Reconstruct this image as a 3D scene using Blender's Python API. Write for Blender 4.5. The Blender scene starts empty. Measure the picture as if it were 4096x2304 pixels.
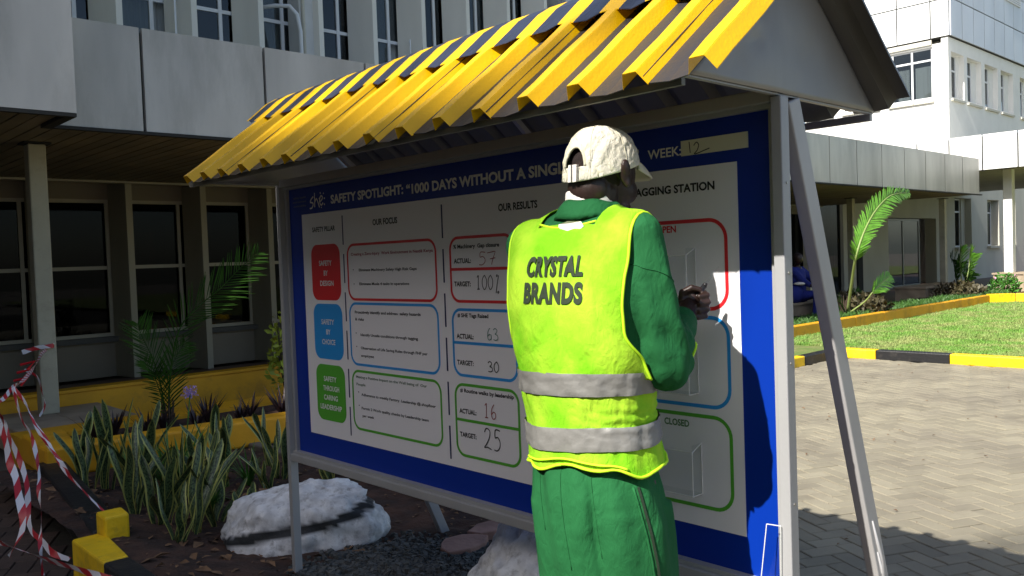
import bpy, bmesh, math, random
import numpy as np
from mathutils import Vector, Matrix, noise as mnoise
from mathutils.bvhtree import BVHTree
random.seed(7)
R_ = random.Random(11)
scene = bpy.context.scene
C = scene.collection

# ------------------------------------------------------------------ camera
cam_data = bpy.data.cameras.new('camera')
cam = bpy.data.objects.new('camera', cam_data)
C.objects.link(cam)
FX = Vector((3612, 245, -3399)).normalized()      # world X axis seen in camera space
FY = Vector((-3198, 2, -3399)).normalized()       # world Y axis seen in camera space
FZ = FX.cross(FY).normalized()
FY = FZ.cross(FX).normalized()
rot = Matrix((FX, FY, FZ))                        # camera space -> world space
cam.matrix_world = Matrix.Translation((0, 0, 1.36)) @ rot.to_4x4()
cam_data.sensor_width = 36.0
cam_data.lens = 36.0 * 3399 / 4096
cam_data.clip_start = 0.05
cam_data.clip_end = 600
scene.camera = cam

# ------------------------------------------------------------------ sky, sun, exposure
SLOPE = 0.92
AZ = 0.035
world = bpy.data.worlds.new('World')
scene.world = world
world.use_nodes = True
wn = world.node_tree
wn.nodes.clear()
wo = wn.nodes.new('ShaderNodeOutputWorld')
wb = wn.nodes.new('ShaderNodeBackground')
ws = wn.nodes.new('ShaderNodeTexSky')
ws.sky_type = 'NISHITA'
ws.sun_disc = False
ws.sun_elevation = math.atan(SLOPE)
ws.sun_rotation = math.radians(263)
ws.air_density = 1.0
ws.dust_density = 1.5
ws.ozone_density = 1.0
wb.inputs['Strength'].default_value = 0.10
wn.links.new(ws.outputs[0], wb.inputs[0])
wn.links.new(wb.outputs[0], wo.inputs[0])
sd = bpy.data.lights.new('sun', 'SUN')
sd.energy = 5.0
sd.angle = math.radians(0.55)
sd.color = (1.0, 0.955, 0.88)
sun = bpy.data.objects.new('sun', sd)
C.objects.link(sun)
sun.rotation_euler = Vector((1.0, AZ, -SLOPE)).to_track_quat('-Z', 'Y').to_euler()
sun.location = (-20, 0, 20)
scene.view_settings.view_transform = 'Standard'
scene.view_settings.look = 'None'
scene.view_settings.exposure = 0.8
scene.view_settings.gamma = 1.0
scene.view_settings.use_curve_mapping = False
scene.render.engine = 'CYCLES'
scene.cycles.use_denoising = True
scene.cycles.max_bounces = 8
scene.cycles.diffuse_bounces = 3
scene.cycles.glossy_bounces = 3
scene.cycles.transparent_max_bounces = 12
scene.cycles.sample_clamp_indirect = 4.0

# ------------------------------------------------------------------ materials
def nodes_of(m):
    m.use_nodes = True
    nt = m.node_tree
    b = nt.nodes.get('Principled BSDF')
    return nt, b

def mat(name, col, rough=0.6, metal=0.0, var=0.0, vscale=4.0, col2=None, bump=0.0, bscale=60.0,
        stretch=(1, 1, 1), spec=0.5, per_obj=0.0, dirt=None, dirt_amt=0.0, dscale=1.2, detail=5.0):
    m = bpy.data.materials.new(name)
    nt, b = nodes_of(m)
    N, L = nt.nodes, nt.links
    b.inputs['Roughness'].default_value = rough
    b.inputs['Metallic'].default_value = metal
    b.inputs['Specular IOR Level'].default_value = spec
    geo = N.new('ShaderNodeNewGeometry')
    mp = N.new('ShaderNodeMapping')
    mp.inputs['Scale'].default_value = stretch
    L.new(geo.outputs['Position'], mp.inputs['Vector'])
    out = None
    c = N.new('ShaderNodeRGB'); c.outputs[0].default_value = (*col, 1)
    out = c.outputs[0]
    if var > 0 or col2 is not None:
        n1 = N.new('ShaderNodeTexNoise'); n1.inputs['Scale'].default_value = vscale
        n1.inputs['Detail'].default_value = detail
        L.new(mp.outputs[0], n1.inputs['Vector'])
        mx = N.new('ShaderNodeMixRGB'); mx.blend_type = 'MIX'
        c2 = col2 if col2 is not None else tuple(x * (1 - var) for x in col)
        rmp = N.new('ShaderNodeMapRange')
        rmp.inputs['From Min'].default_value = 0.38; rmp.inputs['From Max'].default_value = 0.64
        L.new(n1.outputs['Fac'], rmp.inputs['Value'])
        L.new(rmp.outputs[0], mx.inputs['Fac'])
        L.new(out, mx.inputs['Color1']); mx.inputs['Color2'].default_value = (*c2, 1)
        out = mx.outputs[0]
    if dirt is not None:
        n2 = N.new('ShaderNodeTexNoise'); n2.inputs['Scale'].default_value = dscale
        n2.inputs['Detail'].default_value = 8; n2.inputs['Roughness'].default_value = 0.7
        L.new(mp.outputs[0], n2.inputs['Vector'])
        r2 = N.new('ShaderNodeMapRange')
        r2.inputs['From Min'].default_value = 0.52; r2.inputs['From Max'].default_value = 0.72
        r2.inputs['To Max'].default_value = dirt_amt
        L.new(n2.outputs['Fac'], r2.inputs['Value'])
        m2 = N.new('ShaderNodeMixRGB'); L.new(r2.outputs[0], m2.inputs['Fac'])
        L.new(out, m2.inputs['Color1']); m2.inputs['Color2'].default_value = (*dirt, 1)
        out = m2.outputs[0]
    if per_obj > 0:
        oi = N.new('ShaderNodeObjectInfo')
        at = N.new('ShaderNodeAttribute'); at.attribute_name = 'tint'
        ad = N.new('ShaderNodeMath'); ad.operation = 'ADD'
        L.new(oi.outputs['Random'], ad.inputs[0]); L.new(at.outputs['Fac'], ad.inputs[1])
        fr = N.new('ShaderNodeMath'); fr.operation = 'FRACT'; L.new(ad.outputs[0], fr.inputs[0])
        mr = N.new('ShaderNodeMapRange')
        mr.inputs['To Min'].default_value = 1 - per_obj; mr.inputs['To Max'].default_value = 1 + per_obj
        L.new(fr.outputs[0], mr.inputs['Value'])
        vm = N.new('ShaderNodeVectorMath'); vm.operation = 'SCALE'
        L.new(out, vm.inputs[0]); L.new(mr.outputs[0], vm.inputs['Scale'])
        out = vm.outputs[0]
    L.new(out, b.inputs['Base Color'])
    if bump > 0:
        n3 = N.new('ShaderNodeTexNoise'); n3.inputs['Scale'].default_value = bscale
        n3.inputs['Detail'].default_value = 4
        L.new(geo.outputs['Position'], n3.inputs['Vector'])
        bp = N.new('ShaderNodeBump'); bp.inputs['Strength'].default_value = min(1.0, bump)
        bp.inputs['Distance'].default_value = 0.01
        L.new(n3.outputs['Fac'], bp.inputs['Height'])
        L.new(bp.outputs[0], b.inputs['Normal'])
    return m

def glass_mat(name, tint=(0.75, 0.8, 0.8), refl=0.09, rough=0.02):
    m = bpy.data.materials.new(name); nt, b = nodes_of(m)
    N, L = nt.nodes, nt.links
    N.remove(b)
    out = [n for n in N if n.type == 'OUTPUT_MATERIAL'][0]
    tr = N.new('ShaderNodeBsdfTransparent'); tr.inputs[0].default_value = (*tint, 1)
    gl = N.new('ShaderNodeBsdfGlossy'); gl.inputs['Roughness'].default_value = rough
    gl.inputs['Color'].default_value = (0.9, 0.95, 1, 1)
    lw = N.new('ShaderNodeLayerWeight'); lw.inputs['Blend'].default_value = 0.5
    pw = N.new('ShaderNodeMath'); pw.operation = 'POWER'; pw.inputs[1].default_value = 4.0
    L.new(lw.outputs['Facing'], pw.inputs[0])
    ad = N.new('ShaderNodeMath'); ad.operation = 'MULTIPLY_ADD'; ad.inputs[1].default_value = 0.45; ad.inputs[2].default_value = 0.04 + refl
    L.new(pw.outputs[0], ad.inputs[0])
    mx = N.new('ShaderNodeMixShader')
    L.new(ad.outputs[0], mx.inputs[0]); L.new(tr.outputs[0], mx.inputs[1]); L.new(gl.outputs[0], mx.inputs[2])
    L.new(mx.outputs[0], out.inputs[0])
    return m

def emit_mat(name, col, s):
    m = bpy.data.materials.new(name); nt, b = nodes_of(m)
    b.inputs['Emission Color'].default_value = (*col, 1)
    b.inputs['Emission Strength'].default_value = s
    b.inputs['Base Color'].default_value = (0.8, 0.8, 0.8, 1)
    return m

M = {}
M['alu'] = mat('aluminium_cladding', (0.55, 0.53, 0.495), 0.42, 0.05, var=0.28, vscale=1.6, stretch=(1, 1, 0.25), dirt=(0.26, 0.25, 0.22), dirt_amt=0.5, dscale=2.0, bump=0.06, bscale=3)
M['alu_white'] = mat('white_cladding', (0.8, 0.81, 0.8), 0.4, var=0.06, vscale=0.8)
M['alu_shade'] = mat('shaded_white_cladding', (0.62, 0.66, 0.72), 0.4, var=0.1, vscale=0.8, stretch=(1, 1, 0.3))  # copy of the white cladding with the shade painted into its colour
M['joint'] = mat('dark_joint', (0.02, 0.02, 0.018), 0.8)
M['soffit'] = mat('soffit_plank', (0.23, 0.19, 0.12), 0.6, var=0.25, vscale=2, per_obj=0.12)
M['cream'] = mat('cream_render', (0.56, 0.54, 0.46), 0.75, var=0.1, vscale=1.5, stretch=(1, 1, 0.4), bump=0.15, bscale=40)
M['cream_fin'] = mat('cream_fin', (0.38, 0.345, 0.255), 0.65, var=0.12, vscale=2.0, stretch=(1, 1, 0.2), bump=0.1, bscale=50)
M['white_wall'] = mat('white_render', (0.82, 0.81, 0.77), 0.7, var=0.05, vscale=2)
M['beige_wall'] = mat('beige_render', (0.25, 0.21, 0.155), 0.8, var=0.12, vscale=1.0, bump=0.15, bscale=40)
M['win_white'] = mat('white_window_frame', (0.72, 0.73, 0.74), 0.4)
M['win_beige'] = mat('cream_window_frame', (0.40, 0.36, 0.27), 0.5, var=0.1)
M['glass'] = glass_mat('window_glass', (0.62, 0.64, 0.64), 0.0)
M['glass_dark'] = glass_mat('dark_window_glass', (0.25, 0.27, 0.28), -0.032)
M['curtain'] = mat('grey_curtain', (0.5, 0.53, 0.53), 0.9, var=0.25, vscale=9, stretch=(1, 1, 0.02))
M['col_paint'] = mat('cream_column_paint', (0.44, 0.41, 0.30), 0.6, var=0.15, vscale=3, dirt=(0.15, 0.12, 0.08), dirt_amt=0.4, dscale=5)
M['brace'] = mat('brace_aluminium', (0.46, 0.45, 0.44), 0.5, 0.1, var=0.1)
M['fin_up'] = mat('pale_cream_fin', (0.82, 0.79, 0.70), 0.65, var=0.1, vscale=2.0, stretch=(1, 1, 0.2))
M['dark'] = mat('dark_interior', (0.03, 0.03, 0.03), 0.9)
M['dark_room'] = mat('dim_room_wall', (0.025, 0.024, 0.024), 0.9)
M['floor_tile'] = mat('walkway_tile', (0.15, 0.09, 0.07), 0.5, var=0.2)
M['yellow'] = mat('yellow_kerb_paint', (0.88, 0.56, 0.005), 0.55, var=0.12, vscale=6, dirt=(0.16, 0.11, 0.04), dirt_amt=0.6, dscale=5, bump=0.35, bscale=35)
M['orange'] = mat('ochre_wall_paint', (0.78, 0.38, 0.008), 0.6, var=0.15, vscale=3, dirt=(0.14, 0.08, 0.03), dirt_amt=0.5, dscale=2.5, bump=0.25, bscale=30)
M['black_paint'] = mat('black_kerb_paint', (0.012, 0.012, 0.014), 0.5, dirt=(0.09, 0.08, 0.07), dirt_amt=0.5, dscale=6, bump=0.4, bscale=30)
M['stone_cap'] = mat('plinth_stone', (0.42, 0.33, 0.23), 0.6, var=0.3, vscale=3, per_obj=0.12, bump=0.15, bscale=20)
M['concrete'] = mat('mossy_concrete', (0.12, 0.11, 0.09), 0.9, var=0.4, vscale=8, bump=0.5, bscale=60)
M['paver'] = mat('concrete_paver', (0.275, 0.245, 0.175), 0.9, col2=(0.215, 0.19, 0.14), vscale=1.6, per_obj=0.13, dirt=(0.13, 0.11, 0.08), dirt_amt=0.45, dscale=2.6, bump=0.45, bscale=220)
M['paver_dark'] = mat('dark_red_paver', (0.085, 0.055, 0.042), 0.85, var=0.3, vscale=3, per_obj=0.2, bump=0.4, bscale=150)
M['paver_joint'] = mat('sandy_joint', (0.045, 0.038, 0.028), 1.0, var=0.4, vscale=30, bump=0.5, bscale=200)
M['soil'] = mat('red_brown_soil', (0.030, 0.016, 0.011), 1.0, col2=(0.075, 0.035, 0.021), vscale=5, bump=1.0, bscale=45)
M['grass_ground'] = mat('lawn_ground', (0.12, 0.18, 0.035), 1.0, col2=(0.20, 0.20, 0.07), vscale=3.5, bump=1.0, bscale=70)
M['grass'] = mat('grass_blade', (0.14, 0.30, 0.04), 0.7, col2=(0.27, 0.31, 0.10), vscale=2.2, per_obj=0.3)
M['frame'] = mat('brushed_aluminium_frame', (0.38, 0.38, 0.385), 0.45, 0.1, var=0.08, vscale=5, stretch=(1, 1, 0.3), bump=0.05, bscale=90)
M['gable'] = mat('dented_aluminium_sheet', (0.29, 0.28, 0.265), 0.42, 0.1, var=0.12, vscale=3, stretch=(1, 1, 0.3), dirt=(0.22, 0.21, 0.19), dirt_amt=0.4, dscale=5, bump=0.25, bscale=7)
M['roof_yellow'] = mat('yellow_roof_paint', (0.92, 0.53, 0.001), 0.38, var=0.16, vscale=7, stretch=(0.3, 1, 0.3), bump=0.12, bscale=120)
M['roof_dark'] = mat('charcoal_roof_paint', (0.030, 0.030, 0.036), 0.45, col2=(0.042, 0.037, 0.036), vscale=4, stretch=(0.3, 1, 0.3), bump=0.08, bscale=90)
M['roof_navy'] = mat('navy_roof_paint', (0.032, 0.037, 0.06), 0.33, var=0.2, vscale=6, bump=0.08, bscale=90)
M['roof_under'] = mat('roof_underside', (0.10, 0.10, 0.085), 0.5, var=0.2, vscale=3)
M['blue'] = mat('blue_board_print', (0.0008, 0.028, 0.30), 0.42, spec=0.25, bump=0.02, bscale=300)
M['sheet'] = mat('white_board_print', (0.85, 0.83, 0.85), 0.38)
M['strip'] = mat('cream_paper_strip', (0.72, 0.70, 0.55), 0.6)
M['txt_black'] = mat('black_print', (0.008, 0.008, 0.01), 0.5)
M['txt_navy'] = mat('navy_print', (0.004, 0.01, 0.09), 0.45)
M['txt_white'] = mat('white_print', (0.78, 0.78, 0.78), 0.5)
M['txt_red'] = mat('red_print', (0.70, 0.012, 0.02), 0.45)
M['txt_lred'] = mat('maroon_print', (0.35, 0.02, 0.06), 0.45)
M['txt_blue'] = mat('cyan_blue_print', (0.015, 0.30, 0.75), 0.45)
M['txt_green'] = mat('green_print', (0.09, 0.42, 0.03), 0.45)
M['txt_dgreen'] = mat('dark_green_print', (0.06, 0.20, 0.05), 0.45)
M['ink_red'] = mat('red_marker', (0.30, 0.02, 0.02), 0.5)
M['ink_green'] = mat('green_marker', (0.03, 0.17, 0.12), 0.5)
M['acrylic'] = glass_mat('clear_acrylic', (0.95, 0.96, 0.96), -0.015, 0.05)
M['acrylic_edge'] = mat('acrylic_edge', (0.75, 0.74, 0.70), 0.25)
M['screw'] = mat('steel_screw', (0.35, 0.34, 0.32), 0.35, 0.8)
M['leaf_dark'] = mat('dark_purple_leaf', (0.035, 0.018, 0.022), 0.45, var=0.3, per_obj=0.3)
M['leaf_green'] = mat('green_leaf', (0.055, 0.19, 0.02), 0.45, var=0.3, vscale=12, per_obj=0.2)
M['palm'] = mat('palm_leaflet', (0.13, 0.33, 0.03), 0.4, var=0.3, vscale=10, per_obj=0.15)
M['palm_rib'] = mat('palm_midrib', (0.25, 0.32, 0.10), 0.5)
M['yleaf'] = mat('yellow_green_leaf', (0.35, 0.42, 0.04), 0.5, per_obj=0.2)
M['bark'] = mat('brown_bark', (0.09, 0.06, 0.04), 0.9, var=0.4, vscale=10, bump=0.8, bscale=40)
M['tree_leaf'] = mat('tree_leaf', (0.05, 0.09, 0.02), 0.6, per_obj=0.2)
M['dry_leaf'] = mat('dry_leaf', (0.20, 0.11, 0.055), 0.9, var=0.4, vscale=20, per_obj=0.3)
M['flower'] = mat('lilac_petal', (0.42, 0.28, 0.62), 0.5)
M['gravel'] = mat('dark_gravel', (0.075, 0.077, 0.073), 0.75, var=0.3, vscale=20, per_obj=0.35)
M['slab'] = mat('pink_stone', (0.34, 0.19, 0.15), 0.85, var=0.3, vscale=6, bump=0.6, bscale=30)
M['skin'] = mat('dark_brown_skin', (0.036, 0.019, 0.015), 0.42, var=0.25, vscale=30, bump=0.12, bscale=400)
M['cap'] = mat('off_white_cotton', (0.80, 0.77, 0.66), 0.85, var=0.05, vscale=14)
M['cap_under'] = mat('cap_strap_cotton', (0.66, 0.62, 0.46), 0.85)
M['tshirt'] = mat('white_cotton', (0.80, 0.76, 0.70), 0.9)
M['blue_cloth'] = mat('royal_blue_workwear', (0.008, 0.02, 0.22), 0.85, var=0.2)
M['pen_dark'] = mat('black_pen_plastic', (0.02, 0.02, 0.022), 0.3)
M['shoe'] = mat('black_leather', (0.02, 0.018, 0.016), 0.5)
M['silver'] = mat('silver_reflective_tape', (0.23, 0.225, 0.21), 0.5, 0.1, var=0.05, vscale=18, bump=0.35, bscale=30)
M['edge_lime'] = mat('bright_lime_binding', (0.55, 0.90, 0.015), 0.7)
M['vest_ink'] = mat('black_green_vest_print', (0.02, 0.035, 0.015), 0.8)
M['zip'] = mat('zip_teeth', (0.02, 0.035, 0.02), 0.5)

def fabric_mat(name, col, col2, scale=5, weave=900, wb=0.25, fold=0.5, fscale=9, rough=0.85):
    m = mat(name, col, rough, col2=col2, vscale=scale, spec=0.2)
    nt = m.node_tree; N, L = nt.nodes, nt.links
    b = N.get('Principled BSDF')
    geo = N.new('ShaderNodeNewGeometry')
    n1 = N.new('ShaderNodeTexNoise'); n1.inputs['Scale'].default_value = fscale
    n1.inputs['Detail'].default_value = 3; n1.inputs['Distortion'].default_value = 0.8
    mp = N.new('ShaderNodeMapping'); mp.inputs['Scale'].default_value = (1, 1, 0.55)
    L.new(geo.outputs['Position'], mp.inputs[0]); L.new(mp.outputs[0], n1.inputs['Vector'])
    n2 = N.new('ShaderNodeTexNoise'); n2.inputs['Scale'].default_value = weave
    L.new(geo.outputs['Position'], n2.inputs['Vector'])
    b1 = N.new('ShaderNodeBump'); b1.inputs['Strength'].default_value = fold; b1.inputs['Distance'].default_value = 0.03
    b2 = N.new('ShaderNodeBump'); b2.inputs['Strength'].default_value = wb; b2.inputs['Distance'].default_value = 0.002
    L.new(n1.outputs['Fac'], b1.inputs['Height']); L.new(n2.outputs['Fac'], b2.inputs['Height'])
    n4 = N.new('ShaderNodeTexNoise'); n4.inputs['Scale'].default_value = fscale * 3.4; n4.inputs['Detail'].default_value = 2; n4.inputs['Distortion'].default_value = 2.2
    L.new(mp.outputs[0], n4.inputs['Vector'])
    b3 = N.new('ShaderNodeBump'); b3.inputs['Strength'].default_value = fold * .55; b3.inputs['Distance'].default_value = 0.008
    L.new(n4.outputs['Fac'], b3.inputs['Height']); L.new(b1.outputs[0], b3.inputs['Normal']); L.new(b3.outputs[0], b2.inputs['Normal']); L.new(b2.outputs[0], b.inputs['Normal'])
    return m
M['green_cloth'] = fabric_mat('green_workwear', (0.017, 0.135, 0.042), (0.012, 0.105, 0.032), 4, fold=0.55)
M['vest'] = fabric_mat('lime_vest_mesh', (0.40, 0.66, 0.035), (0.20, 0.55, 0.010), 9, weave=700, wb=.6, fold=0.5, fscale=13)
M['cap_cloth'] = fabric_mat('off_white_cap_cotton', (0.74, 0.70, 0.58), (0.66, 0.62, 0.50), 14, weave=1500, fold=0.55, fscale=26)

def rock_mat(name, stripe):
    m = mat(name, (0.80, 0.80, 0.80), 0.7, col2=(0.50, 0.50, 0.51), vscale=12, dirt=(0.16, 0.14, 0.12), dirt_amt=0.75, dscale=18, bump=0.5, bscale=40)
    nt = m.node_tree; N, L = nt.nodes, nt.links
    b = N.get('Principled BSDF')
    base = b.inputs['Base Color'].links[0].from_socket
    at = N.new('ShaderNodeAttribute'); at.attribute_name = 'paint'
    mx = N.new('ShaderNodeMixRGB')
    L.new(at.outputs['Fac'], mx.inputs['Fac']); L.new(base, mx.inputs['Color1'])
    mx.inputs['Color2'].default_value = (0.018, 0.02, 0.022, 1)
    L.new(mx.outputs[0], b.inputs['Base Color'])
    return m
M['rock'] = rock_mat('white_painted_rock', True)

def snake_mat():
    m = bpy.data.materials.new('snake_plant_leaf'); nt, b = nodes_of(m)
    N, L = nt.nodes, nt.links
    uv = N.new('ShaderNodeUVMap')
    sp = N.new('ShaderNodeSeparateXYZ'); L.new(uv.outputs[0], sp.inputs[0])
    nz = N.new('ShaderNodeTexNoise'); nz.inputs['Scale'].default_value = 5; nz.inputs['Detail'].default_value = 4
    mp = N.new('ShaderNodeMapping'); mp.inputs['Scale'].default_value = (1.5, 9, 1)
    oi = N.new('ShaderNodeObjectInfo')
    cb = N.new('ShaderNodeVectorMath'); cb.operation = 'ADD'
    L.new(uv.outputs[0], cb.inputs[0]); L.new(oi.outputs['Random'], cb.inputs[1])
    L.new(cb.outputs[0], mp.inputs[0]); L.new(mp.outputs[0], nz.inputs['Vector'])
    r = N.new('ShaderNodeValToRGB')
    r.color_ramp.elements[0].position = 0.42; r.color_ramp.elements[0].color = (0.010, 0.025, 0.010, 1)
    r.color_ramp.elements[1].position = 0.56; r.color_ramp.elements[1].color = (0.09, 0.14, 0.055, 1)
    L.new(nz.outputs['Fac'], r.inputs[0])
    a = N.new('ShaderNodeMath'); a.operation = 'SUBTRACT'; a.inputs[1].default_value = 0.5; L.new(sp.outputs[0], a.inputs[0])
    a2 = N.new('ShaderNodeMath'); a2.operation = 'ABSOLUTE'; L.new(a.outputs[0], a2.inputs[0])
    a3 = N.new('ShaderNodeMath'); a3.operation = 'GREATER_THAN'; a3.inputs[1].default_value = 0.37; L.new(a2.outputs[0], a3.inputs[0])
    mx = N.new('ShaderNodeMixRGB'); L.new(a3.outputs[0], mx.inputs[0]); L.new(r.outputs[0], mx.inputs[1])
    mx.inputs[2].default_value = (0.36, 0.37, 0.095, 1)
    L.new(mx.outputs[0], b.inputs['Base Color']); b.inputs['Roughness'].default_value = 0.4
    return m
M['snake'] = snake_mat()

def tape_mat():
    m = bpy.data.materials.new('red_white_barrier_tape'); nt, b = nodes_of(m)
    N, L = nt.nodes, nt.links
    uv = N.new('ShaderNodeUVMap')
    sp = N.new('ShaderNodeSeparateXYZ'); L.new(uv.outputs[0], sp.inputs[0])
    mu = N.new('ShaderNodeMath'); mu.operation = 'MULTIPLY_ADD'
    L.new(sp.outputs[0], mu.inputs[0]); mu.inputs[1].default_value = 0.35; L.new(sp.outputs[1], mu.inputs[2])
    fr = N.new('ShaderNodeMath'); fr.operation = 'FRACT'; L.new(mu.outputs[0], fr.inputs[0])
    gt = N.new('ShaderNodeMath'); gt.operation = 'GREATER_THAN'; gt.inputs[1].default_value = 0.5; L.new(fr.outputs[0], gt.inputs[0])
    mx = N.new('ShaderNodeMixRGB'); L.new(gt.outputs[0], mx.inputs[0])
    mx.inputs[1].default_value = (0.72, 0.68, 0.70, 1); mx.inputs[2].default_value = (0.48, 0.015, 0.025, 1)
    L.new(mx.outputs[0], b.inputs['Base Color']); b.inputs['Roughness'].default_value = 0.35
    return m
M['tape'] = tape_mat()

# ------------------------------------------------------------------ mesh helpers
class MB:
    def __init__(s):
        s.v = []; s.f = []; s.m = []; s.uv = None
    def add(s, vs, fs, mi=0):
        n = len(s.v)
        s.v.extend(tuple(p) for p in vs)
        for f in fs:
            s.f.append(tuple(n + i for i in f)); s.m.append(mi)
    def box(s, x0, x1, y0, y1, z0, z1, mi=0):
        v = [(x0, y0, z0), (x1, y0, z0), (x1, y1, z0), (x0, y1, z0), (x0, y0, z1), (x1, y0, z1), (x1, y1, z1), (x0, y1, z1)]
        s.add(v, [(0, 3, 2, 1), (4, 5, 6, 7), (0, 1, 5, 4), (1, 2, 6, 5), (2, 3, 7, 6), (3, 0, 4, 7)], mi)
    def cbox(s, x0, x1, y0, y1, z0, z1, c, mi=0):
        """box with chamfered top edges"""
        v = [(x0, y0, z0), (x1, y0, z0), (x1, y1, z0), (x0, y1, z0),
             (x0, y0, z1 - c), (x1, y0, z1 - c), (x1, y1, z1 - c), (x0, y1, z1 - c),
             (x0 + c, y0 + c, z1), (x1 - c, y0 + c, z1), (x1 - c, y1 - c, z1), (x0 + c, y1 - c, z1)]
        s.add(v, [(0, 3, 2, 1), (8, 9, 10, 11), (0, 1, 5, 4), (1, 2, 6, 5), (2, 3, 7, 6), (3, 0, 4, 7),
                  (4, 5, 9, 8), (5, 6, 10, 9), (6, 7, 11, 10), (7, 4, 8, 11)], mi)
    def prism(s, poly, axis, a, b, mi=0):
        """poly of 2-D points extruded along axis (0,1,2) from a to b"""
        n = len(poly)
        def P(q, t):
            if axis == 0: return (t, q[0], q[1])
            if axis == 1: return (q[0], t, q[1])
            return (q[0], q[1], t)
        v = [P(q, a) for q in poly] + [P(q, b) for q in poly]
        f = [tuple(range(n))[::-1], tuple(range(n, 2 * n))]
        for i in range(n):
            j = (i + 1) % n
            f.append((i, j, n + j, n + i))
        s.add(v, f, mi)
    def tube(s, pts, rad, n=8, mi=0, cap=True):
        pts = [Vector(p) for p in pts]
        if not hasattr(rad, '__len__'): rad = [rad] * len(pts)
        rings = []
        up = Vector((0, 0, 1))
        prev = None
        for i, p in enumerate(pts):
            d = (pts[min(i + 1, len(pts) - 1)] - pts[max(i - 1, 0)]).normalized()
            if prev is None:
                a = d.cross(up) if abs(d.z) < 0.95 else d.cross(Vector((1, 0, 0)))
            else:
                a = prev - d * prev.dot(d)
            a.normalize(); prev = a
            bb = d.cross(a)
            rings.append([p + (a * math.cos(t) + bb * math.sin(t)) * rad[i] for t in (2 * math.pi * k / n for k in range(n))])
        v = [q for r in rings for q in r]
        f = []
        for i in range(len(rings) - 1):
            for k in range(n):
                k2 = (k + 1) % n
                f.append((i * n + k, i * n + k2, (i + 1) * n + k2, (i + 1) * n + k))
        if cap:
            f.append(tuple(range(n))[::-1]); f.append(tuple(range((len(rings) - 1) * n, len(rings) * n)))
        s.add(v, f, mi)
    def sphere(s, c, r, n=10, m=7, mi=0):
        if not hasattr(r, '__len__'): r = (r, r, r)
        v = [(c[0], c[1], c[2] + r[2])]
        for i in range(1, m):
            a = math.pi * i / m
            for k in range(n):
                t = 2 * math.pi * k / n
                v.append((c[0] + r[0] * math.sin(a) * math.cos(t), c[1] + r[1] * math.sin(a) * math.sin(t), c[2] + r[2] * math.cos(a)))
        v.append((c[0], c[1], c[2] - r[2]))
        f = []
        for k in range(n):
            f.append((0, 1 + k, 1 + (k + 1) % n))
        for i in range(m - 2):
            for k in range(n):
                a = 1 + i * n + k; b = 1 + i * n + (k + 1) % n
                f.append((a, a + n, b + n, b))
        last = len(v) - 1
        for k in range(n):
            f.append((last, 1 + (m - 2) * n + (k + 1) % n, 1 + (m - 2) * n + k))
        s.add(v, f, mi)
    def loft(s, rings, mi=0, cap=True, closed=True):
        n = len(rings[0]); v = [q for r in rings for q in r]; f = []
        for i in range(len(rings) - 1):
            for k in range(n if closed else n - 1):
                k2 = (k + 1) % n
                f.append((i * n + k, i * n + k2, (i + 1) * n + k2, (i + 1) * n + k))
        if cap:
            f.append(tuple(range(n))[::-1]); f.append(tuple(range((len(rings) - 1) * n, len(rings) * n)))
        s.add(v, f, mi)
    def mesh(s, name, mats, smooth=False, off=None):
        me = bpy.data.meshes.new(name)
        v = s.v if off is None else [(p[0] - off[0], p[1] - off[1], p[2] - off[2]) for p in s.v]
        me.from_pydata(v, [], s.f)
        for m in mats: me.materials.append(m)
        if len(mats) > 1: me.polygons.foreach_set('material_index', s.m)
        if smooth: me.polygons.foreach_set('use_smooth', [True] * len(s.f))
        me.update()
        return me
    def build(s, name, mats, parent=None, smooth=False, loc=None, tag=None):
        if not isinstance(mats, (list, tuple)): mats = [mats]
        me = s.mesh(name, mats, smooth, off=loc)
        return link(name, me, parent, loc, tag)

def world_loc(o):
    l = o.location.copy()
    while o.parent: o = o.parent; l += o.location
    return l

def link(name, me, parent=None, loc=None, tagd=None):
    o = bpy.data.objects.new(name, me); C.objects.link(o)
    if loc is not None: o.location = loc
    if parent is not None:
        o.parent = parent
        o.matrix_parent_inverse = Matrix.Translation(-Vector(parent['base'] if 'base' in parent else world_loc(parent)))
        # children are given in world coordinates
    if tagd: tag(o, *tagd)
    return o

def tag(o, label=None, cat=None, group=None, kind=None):
    if label: o['label'] = label
    if cat: o['category'] = cat
    if group: o['group'] = group
    if kind: o['kind'] = kind
    return o

def thing(name, loc, label, cat, group=None):
    o = bpy.data.objects.new(name, None); C.objects.link(o)
    o.location = loc; o.empty_display_size = 0.1
    return tag(o, label, cat, group)

def sub(o_child, parent_part):
    """parent a world-coordinate mesh object under a part (part sits at identity in world coords)"""
    o_child.parent = parent_part
    return o_child

def part_child(name, me, part):
    """sub-part in world coordinates below a part whose data is in world coordinates"""
    o = bpy.data.objects.new(name, me); C.objects.link(o)
    o.parent = part
    return o

def bevel(o, w, seg=2):
    b = o.modifiers.new('bevel', 'BEVEL'); b.width = w; b.segments = seg; b.limit_method = 'ANGLE'
    return o

def fbm(p, s=1.0, o=4):
    return mnoise.fractal(Vector(p) * s, 1.0, 2.0, o)
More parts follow.
